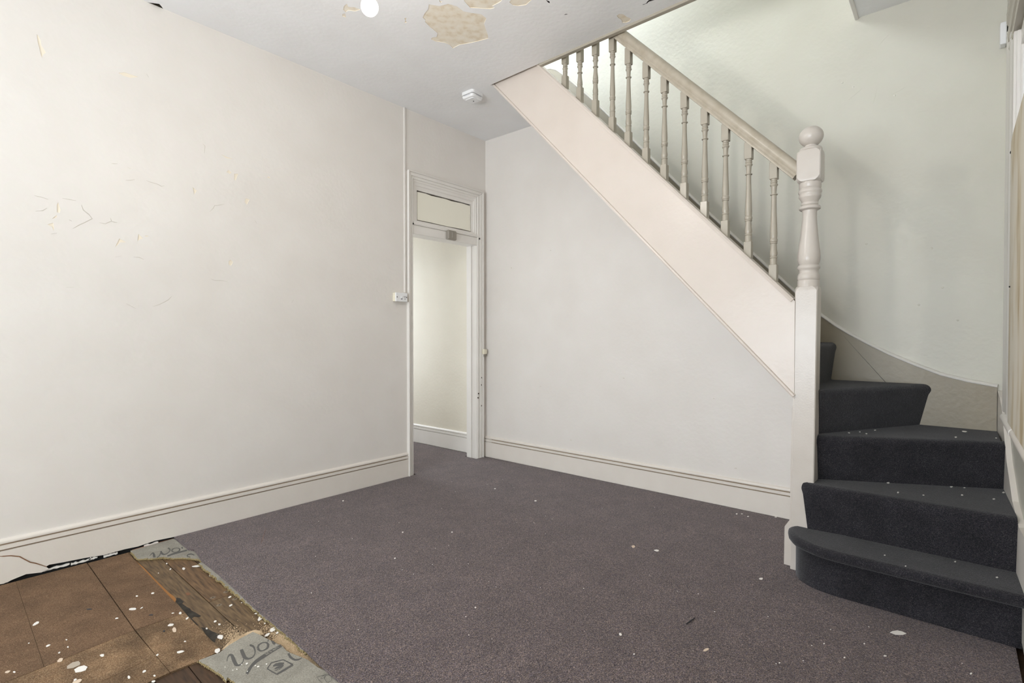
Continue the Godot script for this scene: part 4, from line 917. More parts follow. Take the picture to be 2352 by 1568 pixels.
	var curve := [Vector2(2.909, 1.23), Vector2(2.98, 1.18), Vector2(3.058, 1.131), Vector2(3.171, 1.065), Vector2(3.29, 1.007), Vector2(3.402, 0.958), Vector2(3.51, 0.929), Vector2(3.628, 0.907)]
	var first := Vector2(straight[0].x - 1.2, straight[0].y)
	var pa := [first] + straight + low
	var joint := Vector2(3.166, 0.901)
	put("board", MB.new().plate("z", pa + [joint + Vector2(-0.002, 0), Vector2(joint.x - 0.1, 0.75), Vector2(low[4].x + 0.05, low[4].y - 0.37), Vector2(low[0].x, low[0].y - 0.365), Vector2(straight[4].x, straight[4].y - 0.36), Vector2(straight[0].x - 0.1, straight[0].y - 0.2), Vector2(first.x, first.y - 0.2)], -0.005, 0.02), M.wall_string_paint, wn)
	put("board", MB.new().plate("z", curve + [Vector2(curve[-1].x, 0.45), Vector2(joint.x, 0.45), joint + Vector2(0.001, 0)], -0.005, 0.0205), M.wall_string_paint, wn)
	for line in [pa, curve]:
		var rs := []
		for i in line.size():
			var d: Vector2 = (line[mini(i + 1, line.size() - 1)] - line[maxi(i - 1, 0)]).normalized()
			var o := Vector2(-d.y, d.x)
			var ring := []
			for q in [Vector2(0.001, -0.004), Vector2(0.001, 0.022), Vector2(0.006, 0.024), Vector2(0.013, 0.018), Vector2(0.018, 0.008), Vector2(0.018, -0.004)]:
				var pp: Vector2 = line[i] + o * q.x
				ring.append(Vector3(pp.x, pp.y, q.y))
			rs.append(ring)
		put("bead", MB.new().rings(rs, true, 50.0), M.door_trim_paint, wn)
	# string on the right wall
	var rp := [Vector2(-3.731, 0.894), Vector2(-3.557, 0.866), Vector2(-3.474, 0.831), Vector2(-3.391, 0.761), Vector2(-3.330, 0.699), Vector2(-3.233, 0.603), Vector2(-3.130, 0.546), Vector2(-3.018, 0.478), Vector2(-2.812, 0.427)]
	rp[0] = Vector2(-3.67, rp[0].y)
	var body := rp + [Vector2(-2.1, 0.45), Vector2(-2.1, 0.001), Vector2(-2.6, 0.001), Vector2(-3.66, 0.3)]
	var rs_ := put("wall_string", MB.new().plate("x", body, 0.0, 0.024), M.trim_paint, s)
	rs_.transform = Transform3D(Basis(Vector3.UP, 0.0317), Vector3(0.281, 0, 0.0))

	# newel post, leaning a hair
	var nw := group_node("newel_post", Vector3(-0.574, 0, -2.905), s)
	nw.rotation.z = -0.010
	nw.position = Vector3(-0.574, 0.002, -2.905)
	var yz := func(zy: float) -> float: return 2.2835 - 0.000968 * zy
	var ball := []
	for i in 15:
		var a := PI * i / 14.0 * 0.86
		ball.append([0.0545 * sin(a), yz.call(125.0) + 0.0505 * cos(a)])
	ball.append([0.026, yz.call(168.0)]); ball.append([0.026, yz.call(178.0)])
	for q in [[0.034, 179], [0.046, 184], [0.05, 190], [0.05, 198], [0.0, 198]]: ball.append([q[0], yz.call(float(q[1]))])
	put("finial", MB.new().lathe(ball, Vector3.ZERO, 32), M.newel_paint, nw)
	var cb := MB.new()
	eared_block(cb, yz.call(196.0), yz.call(364.0), 0.0525, 0.012, true, true)
	put("upper_block", cb, M.newel_paint, nw)
	var tp := []
	for q in [[0.0, 362], [0.052, 362], [0.052, 388], [0.049, 392], [0.052, 397], [0.056, 403], [0.056, 411], [0.052, 416], [0.051, 424], [0.053, 432], [0.050, 440], [0.043, 450], [0.038, 462], [0.040, 466], [0.040, 474], [0.036, 477], [0.046, 480], [0.051, 487], [0.051, 495], [0.046, 500], [0.036, 503], [0.034, 515], [0.034, 540], [0.037, 580], [0.042, 630], [0.048, 680], [0.053, 715], [0.055, 740], [0.054, 757], [0.050, 772], [0.045, 782], [0.050, 785], [0.054, 790], [0.054, 800], [0.050, 805], [0.046, 810], [0.045, 822], [0.049, 828], [0.053, 835], [0.054, 846], [0.053, 856], [0.050, 860], [0.052, 863], [0.052, 895], [0.0, 895]]:
		tp.append([q[0] * 0.93, yz.call(float(q[1]))])
	put("turned_shaft", MB.new().lathe(tp, Vector3.ZERO, 32), M.newel_paint, nw)
	var lb := MB.new()
	eared_block(lb, yz.call(890.0), 0.0, 0.049, 0.02, true, false)
	put("lower_block", lb, M.newel_paint, nw)
	put("casing", MB.new().plate("z", [Vector2(-0.047, 0.86), Vector2(-0.062, 0.80), Vector2(-0.062, 0.235), Vector2(-0.085, 0.195), Vector2(-0.085, 0.0), Vector2(-0.03, 0.0), Vector2(-0.03, 0.86)], -0.06, 0.012), M.newel_paint, nw)

	# handrail
	var rail := []
	rail.append(Vector2(-0.024, 0.0)); rail.append(Vector2(0.024, 0.0)); rail.append(Vector2(0.024, 0.008)); rail.append(Vector2(0.029, 0.014)); rail.append(Vector2(0.027, 0.024)); rail.append(Vector2(0.033, 0.032))
	for i in 11:
		var a := PI * i / 10.0
		rail.append(Vector2(0.035 * cos(a), 0.044 + 0.029 * sin(a)))
	rail.append(Vector2(-0.033, 0.032)); rail.append(Vector2(-0.027, 0.024)); rail.append(Vector2(-0.029, 0.014)); rail.append(Vector2(-0.024, 0.008))
	var ra := Vector3(-0.628, 1.965, -2.9)
	var rb := Vector3(-1.693, 3.101, -2.9)
	var rdir := (rb - ra).normalized()
	var rn := Vector3(-rdir.y, rdir.x, 0)
	if rn.y < 0: rn = -rn
	put("handrail", MB.new().bar(rail, ra, rb + rdir * 0.9, Vector3(0, 0, 1), rn), M.worn_rail_paint, s)
	# balusters
	var xs := [-2.034, -1.914, -1.793, -1.667, -1.554, -1.434, -1.317, -1.195, -1.077, -0.963, -0.843, -0.719]
	for i in xs.size():
		var x: float = xs[i]
		var foot := t0.y + (x - t0.x) * (t1.y - t0.y) / (t1.x - t0.x) - 0.02
		var head := minf(1.957 + (x + 0.62) * (3.101 - 1.957) / (-1.693 + 0.62) + 0.01, 3.09)
		var hi := 0.0
		var lo := 0.0
		if i == 0: hi = 3.028; lo = 2.948
		elif i == 1: hi = 3.002; lo = 2.832
		elif i == 2: hi = 3.0; lo = 2.712
		else:
			hi = lerpf(2.979, 1.985, (x + 1.667) / (1.667 - 0.719))
			lo = lerpf(2.565, 1.543, (x + 1.667) / (1.667 - 0.719))
		baluster(s, x, head, hi, lo, foot)

# square block whose four faces end in arched ears
func eared_block(b: MB, y1: float, y0: float, h: float, e: float, up: bool, down: bool) -> void:
	var rs := []
	var sq := func(y: float, hw: float, c: float) -> Array:
		var ring := []
		for q in [[1, -1], [1, 1], [-1, 1], [-1, -1]]:
			var sx: float = q[0]
			var sz: float = q[1]
			var p := Vector3(sx * hw, y, sz * (hw - c))
			var p2 := Vector3(sx * (hw - c), y, sz * hw)
			if sx * sz < 0: ring.append(p2); ring.append(p)
			else: ring.append(p); ring.append(p2)
		return ring
	if up:
		rs.append(sq.call(y1, h * 0.86, h * 0.5)); rs.append(sq.call(y1 - 0.006, h * 0.97, h * 0.36)); rs.append(sq.call(y1 - 0.014, h, h * 0.2)); rs.append(sq.call(y1 - 0.026, h, 0.004))
	else: rs.append(sq.call(y1, h, 0.004))
	if down:
		rs.append(sq.call(y0 + 0.026, h, 0.004)); rs.append(sq.call(y0 + 0.014, h, h * 0.2)); rs.append(sq.call(y0 + 0.006, h * 0.97, h * 0.36)); rs.append(sq.call(y0, h * 0.86, h * 0.5))
	else: rs.append(sq.call(y0, h, 0.004))
	b.rings(rs, true, 25.0)
	b.cap(rs[0], Vector3.UP)
	b.cap(rs[-1], Vector3.DOWN)

func baluster(parent: Node, x: float, head: float, hi: float, lo: float, foot: float) -> void:
	var o := group_node("baluster", Vector3(x, foot, -2.9), parent)
	var L := hi - lo
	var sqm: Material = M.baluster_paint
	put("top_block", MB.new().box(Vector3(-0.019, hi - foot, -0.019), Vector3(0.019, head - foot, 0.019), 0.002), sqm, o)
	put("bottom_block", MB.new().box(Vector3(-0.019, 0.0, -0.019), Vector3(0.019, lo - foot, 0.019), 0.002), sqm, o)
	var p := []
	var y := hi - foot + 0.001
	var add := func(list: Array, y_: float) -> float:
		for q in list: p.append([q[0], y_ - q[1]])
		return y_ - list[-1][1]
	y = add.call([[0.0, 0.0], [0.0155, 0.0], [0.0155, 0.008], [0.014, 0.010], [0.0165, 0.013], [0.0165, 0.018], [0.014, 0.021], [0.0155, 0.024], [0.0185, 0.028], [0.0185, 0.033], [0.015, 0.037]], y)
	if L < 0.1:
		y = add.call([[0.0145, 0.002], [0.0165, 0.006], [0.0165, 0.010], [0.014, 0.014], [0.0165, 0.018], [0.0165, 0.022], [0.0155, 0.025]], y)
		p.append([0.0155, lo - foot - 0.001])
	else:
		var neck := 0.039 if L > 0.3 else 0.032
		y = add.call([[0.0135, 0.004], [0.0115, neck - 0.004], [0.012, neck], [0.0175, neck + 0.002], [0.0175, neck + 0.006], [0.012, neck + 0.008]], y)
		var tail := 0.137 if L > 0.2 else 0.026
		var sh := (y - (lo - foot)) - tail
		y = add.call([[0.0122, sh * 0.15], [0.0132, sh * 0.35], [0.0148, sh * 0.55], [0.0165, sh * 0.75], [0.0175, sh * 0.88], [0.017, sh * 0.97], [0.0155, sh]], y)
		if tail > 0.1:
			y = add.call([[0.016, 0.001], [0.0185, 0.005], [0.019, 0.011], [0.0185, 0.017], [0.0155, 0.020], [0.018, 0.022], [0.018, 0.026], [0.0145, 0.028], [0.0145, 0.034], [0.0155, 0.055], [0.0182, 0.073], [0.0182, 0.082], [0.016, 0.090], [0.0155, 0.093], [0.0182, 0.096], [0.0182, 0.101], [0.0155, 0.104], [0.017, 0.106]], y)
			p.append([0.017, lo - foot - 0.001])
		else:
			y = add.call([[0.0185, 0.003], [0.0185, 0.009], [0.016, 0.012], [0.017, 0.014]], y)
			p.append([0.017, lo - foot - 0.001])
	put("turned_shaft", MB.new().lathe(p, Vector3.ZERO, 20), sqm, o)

# ---------------------------------------------------------------- fixtures
func make_fixtures() -> void:
	# pendant bulb
	var at := Vector3(-1.713, 2.44, -1.14)
	var lamp := group_node("pendant_lamp", at)
	tag(lamp, "bare lit light bulb hanging from the ceiling", "lamp")
	var gl := []
	gl.append_array([[0.0, 0.062], [0.012, 0.062], [0.013, 0.048], [0.017, 0.037], [0.0235, 0.0245]])
	for i in 12:
		var a := PI * 0.25 + PI * 0.75 * i / 11.0
		gl.append([0.033 * sin(a), 0.033 * cos(a)])
	put("bulb", MB.new().lathe(gl, Vector3.ZERO, 24), M.bulb_glow, lamp)
	put("lamp_holder", MB.new().lathe([[0.0, 0.12], [0.008, 0.12], [0.014, 0.108], [0.018, 0.1], [0.018, 0.062], [0.015, 0.057], [0.0, 0.057]], Vector3.ZERO, 20), M.white_plastic, lamp)
	put("cord", MB.new().lathe([[0.0035, YC - at.y], [0.0035, 0.13]], Vector3.ZERO, 8), M.white_plastic, lamp)
	put("ceiling_rose", MB.new().lathe([[0.045, YC - at.y], [0.045, YC - at.y - 0.008], [0.03, YC - at.y - 0.025], [0.0, YC - at.y - 0.028]], Vector3.ZERO, 24), M.white_plastic, lamp)
	var o := OmniLight3D.new()
	o.name = "bulb_light"
	lamp.add_child(o)
	o.light_color = Color(1.0, 0.975, 0.95)
	o.light_energy = 0.45
	o.omni_range = 12.0
	o.omni_attenuation = 2.0
	o.light_size = 0.03
	o.shadow_enabled = true

	# smoke alarm
	var al := group_node("smoke_alarm", Vector3(-2.862, YC, -2.83))
	tag(al, "white square smoke alarm with rounded corners on the ceiling near the staircase", "smoke alarm")
	al.rotation.y = deg_to_rad(2)
	put("base", rounded_pad(0.064, 0.022, [[1.0, 0.0], [1.0, -0.021], [0.97, -0.023]]), M.white_plastic, al)
	put("vent_gap", rounded_pad(0.054, 0.02, [[1.0, -0.022], [1.0, -0.029]]), M.grey_metal, al)
	put("cover", rounded_pad(0.062, 0.022, [[0.95, -0.027], [1.0, -0.030], [1.0, -0.036], [0.9, -0.048], [0.68, -0.052], [0.66, -0.056]]), M.white_plastic, al)
	for q in [Vector3(0.0, -0.033, 0.0622), Vector3(0.0622, -0.033, 0.0)]:
		var pb := MB.new().box(Vector3(-0.03, -0.0015, -0.0002), Vector3(0.03, 0.0015, 0.0004))
		var po := put("print", pb, M.alarm_print, al)
		po.position = q
		if q.x > 0.01: po.rotation.y = PI / 2
	put("test_button", MB.new().lathe([[0.0, -0.0575], [0.005, -0.057], [0.005, -0.054]], Vector3(0.004, 0, -0.008), 12), M.dark_slot, al)
	put("indicator", MB.new().lathe([[0.0, -0.0505], [0.003, -0.05], [0.003, -0.046]], Vector3(0.03, 0, 0.046), 10), M.dark_slot, al)

	# power socket, its conduit, and the small phone box with its conduit on the far architrave
	var so := group_node("power_socket", Vector3(XL, 1.488, -2.573))
	tag(so, "white single power outlet on a mounting block beside the doorway", "socket")
	put("mounting_block", MB.new().box(Vector3(0, -0.036, -0.055), Vector3(0.036, 0.036, 0.06), 0.003), M.cream_plastic, so)
	put("face_plate", MB.new().box(Vector3(0.034, -0.037, -0.057), Vector3(0.045, 0.037, 0.062), 0.004), M.white_plastic, so)
	put("rocker_switch", MB.new().box(Vector3(0.044, -0.012, -0.004), Vector3(0.048, 0.006, 0.012), 0.002), M.white_plastic, so)
	for q in [[0.0, 0.048, 0.004], [0.0, -0.046, 0.004]]:
		put("screw", MB.new().box(Vector3(0.044, q[0] - q[2], q[1] - q[2]), Vector3(0.0465, q[0] + q[2], q[1] + q[2]), 0.001), M.dark_slot, so)
	for q in [[0.004, -0.022, 0.4], [0.004, -0.036, -0.4], [-0.014, -0.029, 0.0]]:
		var hole := put("pin_hole", MB.new().box(Vector3(-0.001, -0.006, -0.0015), Vector3(0.0015, 0.006, 0.0015)), M.dark_slot, so)
		hole.position = Vector3(0.045, q[0], q[1])
		hole.rotation.x = q[2]
	put("painted_shadow", MB.new().box(Vector3(0.044, -0.017, -0.004), Vector3(0.0462, -0.012, 0.012)), M.dark_slot, so)  # dark strip painted as the shade below the rocker
	var cd := MB.new().box(Vector3(XL, 1.53, -2.641), Vector3(XL + 0.012, YC, -2.623), 0.003)
	tag(put("cable_conduit", cd, M.wall_paint), "long painted cable conduit running down the wall from ceiling to power outlet", "conduit")
	var bx := group_node("phone_box", Vector3(XL + 0.02, 1.013, -3.545))
	tag(bx, "tiny cream junction box on the right side of the door frame", "junction box")
	put("cover", MB.new().box(Vector3(0, -0.018, -0.026), Vector3(0.03, 0.03, 0.014), 0.003), M.cream_plastic, bx)
	put("plug", MB.new().box(Vector3(0.004, -0.042, -0.018), Vector3(0.02, -0.018, 0.004), 0.002), M.grey_metal, bx)
	var cc := MB.new()
	cc.box(Vector3(XL + 0.02, 1.043, -3.553), Vector3(XL + 0.03, 2.05, -3.543), 0.002)
	tag(put("phone_cable", cc, M.panel_paint), "thin painted cable running down the right door architrave to the junction box", "cable")

	# sensor box in the corner high up by the window
	var sb := group_node("sensor_box", Vector3(0.170, 2.71, -3.635))
	tag(sb, "small white sensor box fixed high in the corner above the stairs", "sensor")
	put("housing", MB.new().box(Vector3(-0.013, -0.055, -0.025), Vector3(0.011, 0.055, 0.03), 0.003), M.white_plastic, sb)
	put("bracket", MB.new().box(Vector3(0.0105, -0.04, -0.02), Vector3(0.0155, 0.03, 0.02), 0.001), M.dark_slot, sb)

func rounded_pad(h: float, r: float, levels: Array) -> MB:
	var rs := []
	for l in levels:
		var ring := []
		var hw: float = h * l[0]
		var rr: float = r * l[0]
		for c in 4:
			for i in 6:
				var a := PI / 2 * c + PI / 2 * i / 5.0
				var sx := 1.0 if c == 0 or c == 3 else -1.0
				var sz := 1.0 if c < 2 else -1.0
				ring.append(Vector3(sx * (hw - rr) + rr * cos(a), l[1], sz * (hw - rr) + rr * sin(a)))
		rs.append(ring)
	var b := MB.new().rings(rs, true, 40.0)
	b.cap(rs[0], Vector3.UP)
	b.cap(rs[-1], Vector3.DOWN)
	return b

# ---------------------------------------------------------------- debris
# one fallen flake: x, y, z, half-length vector, half-width vector
func flake(k: Array, m: String, label: String, group := "", called := "paint_flake", cat := "paint flake") -> void:
	var a := Vector2(k[3], k[4])
	var b := Vector2(k[5], k[6])
	var poly := []
	var cnt := 7
	for i in cnt:
		var t := TAU * (i + rng.randf_range(-0.25, 0.25)) / cnt
		var r := rng.randf_range(0.78, 1.15)
		poly.append(a * cos(t) * r + b * sin(t) * r)
	var mb := MB.new().plate("y", poly, 0.0003, 0.0015)
	var o := put(called, mb, M[m])
	o.position = Vector3(k[0], k[1], k[2])
	tag(o, label, cat, group)

func make_debris() -> void:
	var hb := -0.016
	# flakes that stand out
	flake([-2.355, -0.016, -0.362, 0.003, -0.0203, 0.0212, 0.0009], "flake_white", "large whitish paint flake on the brown hardboard, below a grey dusty one")
	flake([-2.405, -0.016, -0.35, 0.0006, -0.0206, 0.0219, 0.0006], "flake_dust", "long dusty grey flake on the brown hardboard just above a large whitish flake")
	flake([-2.704, -0.016, -0.591, 0.0107, -0.0124, 0.0131, 0.0026], "flake_white", "boat-shaped white flake on the hardboard strip near the floorboards")
	flake([-2.87, -0.016, -0.299, -0.0098, -0.0107, 0.0132, -0.0007], "flake_white", "lone white flake on the left hardboard sheet below the skirting")
	flake([-2.478, -0.016, -0.323, -0.0022, -0.008, 0.0158, -0.0002], "flake_cream", "cream squarish flake lying on the seam between hardboard sheets")
	flake([-2.398, -0.016, -0.43, 0.0047, -0.0056, 0.0101, 0.0015], "flake_white", "small triangular white flake on the dusty hardboard")
	flake([-2.436, -0.016, -0.663, 0.0042, -0.0102, 0.0116, 0.0022], "flake_white", "white oblong flake above a cream rectangular flake on the hardboard")
	flake([-2.387, -0.016, -0.66, 0.0032, -0.0059, 0.0239, 0.005], "flake_cream", "cream rectangular flake on the hardboard near its dark edge")
	flake([-2.198, -0.02, -0.766, 0.0129, -0.0064, 0.0159, 0.0071], "flake_white", "white squarish flake on the tar stain near the big underlay scrap")
	flake([-2.098, -0.012, -0.72, 0.0011, -0.0089, 0.0172, 0.0032], "flake_white", "crumpled white flake at the upper left corner of the big underlay scrap")
	flake([-2.218, -0.018, -0.935, -0.0153, -0.0228, 0.0156, 0.0012], "flake_white", "large white flake leaning against the cut carpet edge")
	flake([-2.088, -0.018, -0.924, -0.0007, -0.0123, 0.0151, 0.0034], "flake_white", "broad white flake on the sawdust beside the carpet edge")
	flake([-2.068, -0.018, -0.893, -0.0034, -0.0117, 0.0081, 0.0013], "flake_white", "narrow white flake on the sawdust above the printed underlay")
	flake([-2.053, -0.018, -0.926, -0.0042, -0.008, 0.0079, 0.0008], "flake_white", "short white flake on the sawdust closest to the carpet")
	flake([-2.966, -0.02, -0.926, 0.0152, -0.0204, 0.0114, 0.0032], "flake_white", "long white splinter on the floorboards under the small underlay scrap")
	flake([-2.988, -0.021, -0.871, 0.0059, -0.0051, 0.0167, 0.0049], "flake_white", "small round white flake in the middle of the floorboards")
	flake([-2.202, -0.016, -0.628, 0.0053, -0.0111, 0.0097, 0.0019], "flake_white", "white elongated flake on dusty hardboard left of the big underlay scrap")
	flake([-2.282, -0.016, -0.34, 0.0042, -0.0128, 0.0122, 0.0007], "flake_cream", "cream flake at the bottom edge of the hardboard")
	flake([-2.294, -0.014, -0.337, 0.0004, -0.0054, 0.0078, 0.0002], "flake_white", "white flake lying on a cream one at the bottom edge")
	flake([-2.534, -0.016, -0.188, 0.0019, -0.0073, 0.0087, -0], "flake_cream", "pale flake at the far left of the hardboard")
	flake([-2.846, -0.016, -0.467, 0.0083, -0.0083, 0.0069, 0.0011], "flake_dark", "dark blue-grey sliver on the left hardboard sheet", "", "dark_chip", "chip")
	flake([-2.588, -0.016, -0.631, 0.0066, -0.007, 0.0061, 0.0014], "flake_dark", "small black chip on the hardboard strip", "", "dark_chip", "chip")
	flake([-2.407, -0.016, -0.63, -0.0019, -0.0044, 0.0075, 0.0005], "flake_dark", "dark grey crumb left of the cream rectangular flake", "", "dark_chip", "chip")
	flake([-2.709, -0.021, -0.934, -0.003, -0.0061, 0.0074, 0.0011], "flake_dark", "black curled scrap on the floorboards near the carpet edge", "", "dark_chip", "chip")
	flake([-0.163, 0.001, -2.522, 0.0244, -0.0111, 0.0004, 0.0246], "flake_white", "large white plaster flake on the carpet in front of the bottom step")
	flake([-0.697, 0.001, -1.914, 0.0058, -0.0134, 0.004, 0.0064], "flake_cream", "pinkish cream flake on the carpet near the bottom of the picture")
	flake([-1.348, 0.001, -2.588, 0.0082, -0.0072, 0.0083, 0.0159], "flake_cream", "cream flake on the carpet in the middle of the room")
	flake([-1.228, 0.001, -2.623, 0.0131, -0.0071, 0.0047, 0.0108], "flake_white", "curled white flake on the carpet right of a cream flake")
	flake([-0.703, 0.001, -2.648, 0.0072, -0.0062, 0.0032, 0.0118], "flake_white", "small white flake on the carpet left of the newel post foot")
	flake([-0.988, 0.001, -1.791, 0.0068, -0.0006, 0.0028, 0.0085], "flake_white", "white speck-like flake on the carpet in the foreground centre")
	flake([0.036, 0.683, -3.509, 0.0109, -0.0041, -0.0003, 0.0237], "flake_white", "long white flake on the third stair tread under the wall string")
	# small ones nothing tells apart
	for k in [[-2.824, -0.016, -0.634, 0.0033, -0.0042, 0.0072, 0.0014], [-2.801, -0.016, -0.69, 0.001, -0.0063, 0.0099, 0.0016], [-2.686, -0.016, -0.62, -0.0036, -0.0064, 0.0044, 0.0002], [-2.666, -0.016, -0.528, 0.0026, -0.0053, 0.0064, 0.0009], [-2.63, -0.016, -0.307, -0.0005, -0.0071, 0.0078, 0.0001], [-2.54, -0.016, -0.328, -0.0011, -0.0035, 0.0055, -0], [-2.17, -0.016, -0.507, -0.0007, -0.006, 0.0076, 0.0004], [-2.245, -0.016, -0.566, -0.0006, -0.0046, 0.0066, 0.0005], [-2.515, -0.016, -0.204, 0.0035, -0.003, 0.0065, 0.0006], [-2.172, -0.016, -0.463, 0.0005, -0.004, 0.0119, 0.0009], [-2.115, -0.016, -0.524, 0.002, -0.0033, 0.0057, 0.001], [-2.082, -0.016, -0.513, 0.0021, -0.0056, 0.0071, 0.001], [-2.627, -0.016, -0.361, 0.0026, -0.0022, 0.0056, 0.0008], [-2.561, -0.016, -0.356, 0.0025, -0.0022, 0.0072, 0.001], [-2.708, -0.016, -0.261, -0.0012, -0.0029, 0.004, -0.0001], [-2.51, -0.016, -0.717, -0.0014, -0.0056, 0.0125, 0.0015], [-2.441, -0.016, -0.723, -0.0041, -0.0066, 0.0077, 0.0005], [-2.534, -0.016, -0.696, 0.0025, -0.0049, 0.0042, 0.0009], [-2.263, -0.016, -0.662, 0.0032, -0.0028, 0.0048, 0.0014]]:
		flake(k, "flake_white", "tiny white paint speck on the brown hardboard", "specks on the hardboard")
	for k in [[-3.123, -0.021, -0.832, -0.0008, -0.0039, 0.0093, 0.0015], [-3.034, -0.021, -0.824, -0.0034, -0.0051, 0.0086, 0.0009], [-2.801, -0.021, -0.932, 0.0022, -0.0051, 0.0105, 0.0029], [-2.504, -0.021, -0.914, -0.0031, -0.0076, 0.0087, 0.0014], [-2.424, -0.021, -0.888, -0.0015, -0.0079, 0.0083, 0.0016], [-2.27, -0.021, -0.933, 0.0044, -0.0054, 0.0055, 0.002], [-2.337, -0.021, -0.795, -0.0009, -0.0056, 0.0076, 0.0012], [-2.299, -0.021, -0.798, 0.0032, -0.0039, 0.0071, 0.0022], [-2.307, -0.021, -0.753, 0.0034, -0.0029, 0.0069, 0.0023], [-2.163, -0.021, -0.924, 0.0003, -0.0032, 0.0053, 0.0014], [-3.029, -0.021, -0.771, 0.0025, -0.0022, 0.0055, 0.0014], [-2.411, -0.021, -0.929, 0.0022, -0.0019, 0.0039, 0.0015]]:
		flake(k, "flake_white", "tiny white paint speck on the bare floorboards", "specks on the floorboards")
	for k in [[-1.937, -0.009, -0.745, 0.0004, -0.002, 0.0028, 0.0006], [-1.928, -0.009, -0.759, -0, -0.0048, 0.0056, 0.001], [-1.893, -0.009, -0.774, -0.0006, -0.0035, 0.0028, 0.0004], [-1.88, -0.009, -0.779, 0.0008, -0.004, 0.0041, 0.0009], [-1.872, -0.009, -0.805, 0.0005, -0.0027, 0.0041, 0.001], [-1.922, -0.009, -0.723, 0.0018, -0.0015, 0.0025, 0.001], [-1.928, -0.009, -0.712, 0.0017, -0.0015, 0.0025, 0.0009], [-1.967, -0.009, -0.7, 0.0018, -0.0015, 0.0026, 0.0009], [-1.882, -0.009, -0.743, 0.0017, -0.0015, 0.0024, 0.001]]:
		flake(k, "flake_white", "tiny white paint speck on the big printed underlay scrap", "specks on the underlay")
	var spots := [[-3.282, 0.001, -1.952, 0.0016, -0.0058, 0.0133, 0.0071], [-2.267, 0.001, -2.066, 0.0021, -0.005, 0.0079, 0.0063], [-2.489, 0.001, -1.873, 0.002, -0.0048, 0.0086, 0.0057], [-2.228, 0.001, -1.626, 0.0003, -0.005, 0.007, 0.0037], [-2.662, 0.001, -2.871, 0.0023, -0.0072, 0.0079, 0.0076], [-2.249, 0.001, -2.848, 0.0054, -0.008, 0.0091, 0.0109], [-1.561, 0.001, -1.558, 0.0019, -0.0033, 0.0041, 0.0034], [-0.255, 0.001, -2.348, 0.0023, -0.0033, 0.0009, 0.0046], [-0.187, 0.001, -2.308, 0.0048, -0.0042, 0.0004, 0.0047], [-0.371, 0.001, -2.247, 0.0023, -0.0033, 0.0011, 0.0044], [-0.47, 0.001, -2.01, 0.0021, -0.003, 0.0012, 0.0037], [-1.011, 0.001, -3.505, 0.0053, -0.0046, 0.0024, 0.0084], [-0.872, 0.001, -3.615, 0.0058, -0.0078, 0.0034, 0.0127], [-1.082, 0.001, -3.507, 0.0043, -0.0038, 0.004, 0.0128], [-1.056, 0.001, -3.53, 0.0043, -0.0038, 0.0026, 0.0086], [-0.889, 0.001, -1.713, 0.002, -0.0029, 0.0021, 0.0032], [-0.298, 0.001, -2.199, 0.003, -0.0026, 0.0006, 0.0045], [0.049, 0.001, -2.382, 0.004, -0.0053, 0.0003, 0.0057]]
	for k in spots:
		flake(k, "flake_white", "tiny white paint speck on the dark carpet", "specks on the carpet")
	var r := RandomNumberGenerator.new()
	r.seed = 5
	for i in 70:
		var x := r.randf_range(-3.2, 0.1)
		var z := r.randf_range(-3.4, -1.05)
		if x > -0.7 and z < -2.6: continue
		var s := r.randf_range(0.0012, 0.0028)
		flake([x, 0.001, z, s, 0.0, 0.0, s * 0.8], "flake_white", "tiny white paint speck on the dark carpet", "specks on the carpet")
	for k in [[-0.315, 0.683, -3.252, 0.004, -0.007, 0.0016, 0.0146], [0.003, 0.683, -3.287, 0.0048, -0.0005, -0.0002, 0.021], [0.184, 0.683, -3.545, 0.0039, -0.0002, -0.0009, 0.0156], [0.15, 0.683, -3.387, 0.0038, -0.0003, -0.0007, 0.0143], [-0.406, 0.683, -3.078, 0.0052, 0.0054, 0.0013, 0.0136], [-0.337, 0.683, -3.108, 0.0044, -0.0006, 0.0013, 0.0137], [-0.368, 0.683, -3.142, 0.0034, -0.0029, 0.0017, 0.014]]:
		flake(k, "flake_white", "tiny white paint speck on the third stair tread", "specks on the third tread")
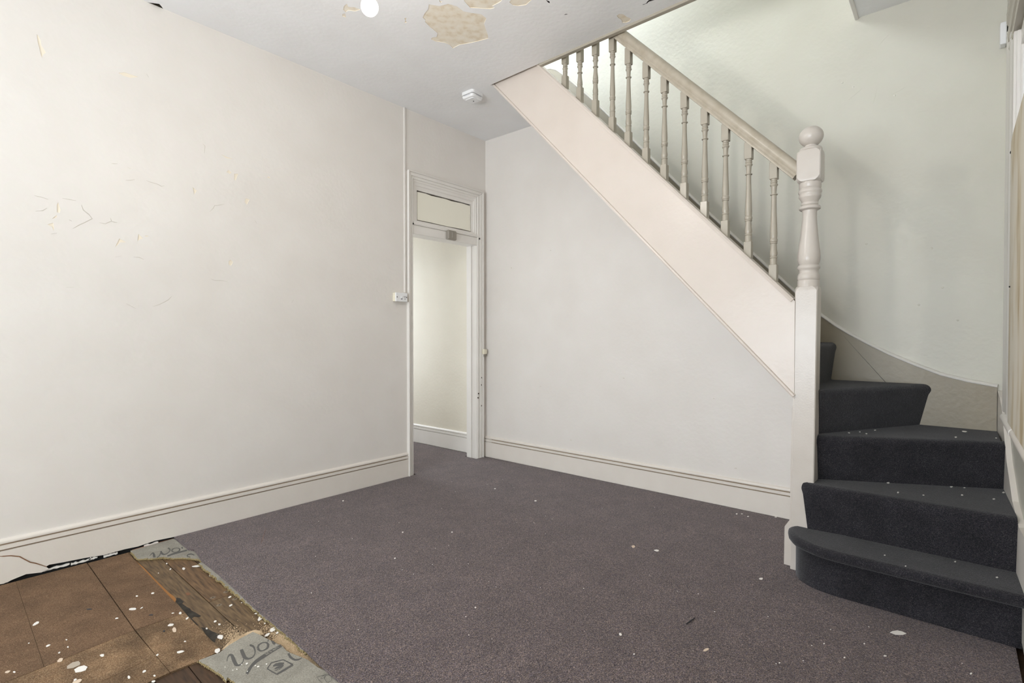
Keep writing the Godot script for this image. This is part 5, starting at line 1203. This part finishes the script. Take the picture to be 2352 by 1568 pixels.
	for k in [[-0.245, 0.456, -3.091, 0.0056, -0.0049, 0.0011, 0.0136], [-0.011, 0.456, -3.208, 0.0063, -0.0054, 0.0001, 0.0138], [0.027, 0.456, -3.074, 0.0045, -0.0039, -0.0001, 0.0125], [0.036, 0.456, -3.23, 0.0039, -0.0034, -0.0001, 0.0092], [0.132, 0.456, -3.092, 0.0044, -0.0038, -0.0005, 0.0123], [0.171, 0.456, -3.25, 0.0045, -0.0039, -0.0007, 0.0134], [-0.196, 0.456, -2.931, 0.0038, -0.0033, 0.0008, 0.0121], [-0.105, 0.456, -2.959, 0.0037, -0.0032, 0.0003, 0.008]]:
		flake(k, "flake_white", "tiny white paint speck on the second stair tread", "specks on the second tread")
	for k in [[-0.058, 0.229, -2.895, 0.0057, -0.0009, -0.0002, 0.0089], [-0.019, 0.229, -2.905, 0.0049, -0.0007, -0.0003, 0.0088], [-0.225, 0.229, -2.715, 0.0035, -0.0031, 0.0005, 0.0054], [0.129, 0.229, -2.754, 0.0039, -0.0034, -0.0003, 0.0074], [-0.437, 0.229, -2.888, 0.004, -0.0035, 0.001, 0.0064], [0.005, 0.229, -2.83, 0.0034, -0.003, 0, 0.0082], [-0.149, 0.229, -2.643, 0.0027, -0.0023, 0.0003, 0.005]]:
		flake(k, "flake_white", "tiny white paint speck on the bottom stair tread", "specks on the bottom tread")
	# two loose fibres
	var tw := MB.new()
	tw.rings([ring(Vector3(-2.957, 0.004, -1.246), 0.0016), ring(Vector3(-3.023, 0.012, -1.286), 0.002), ring(Vector3(-3.137, 0.006, -1.348), 0.0014)], true, 60.0)
	tag(put("twig", tw, M.twig_brown), "thin brown twig lying on the carpet near the left skirting", "twig")
	var fb := MB.new()
	fb.rings([ring(Vector3(-0.821, 0.002, -2.034), 0.002), ring(Vector3(-0.814, 0.006, -2.061), 0.0032), ring(Vector3(-0.812, 0.003, -2.099), 0.002)], true, 60.0)
	tag(put("carpet_fibre", fb, M.flake_dark), "black carpet thread lying on the carpet in the right foreground", "thread")

func ring(c: Vector3, r: float) -> Array:
	var out := []
	for i in 6:
		var a := TAU * i / 6
		out.append(c + Vector3(cos(a) * r, sin(a) * r, 0))
	return out
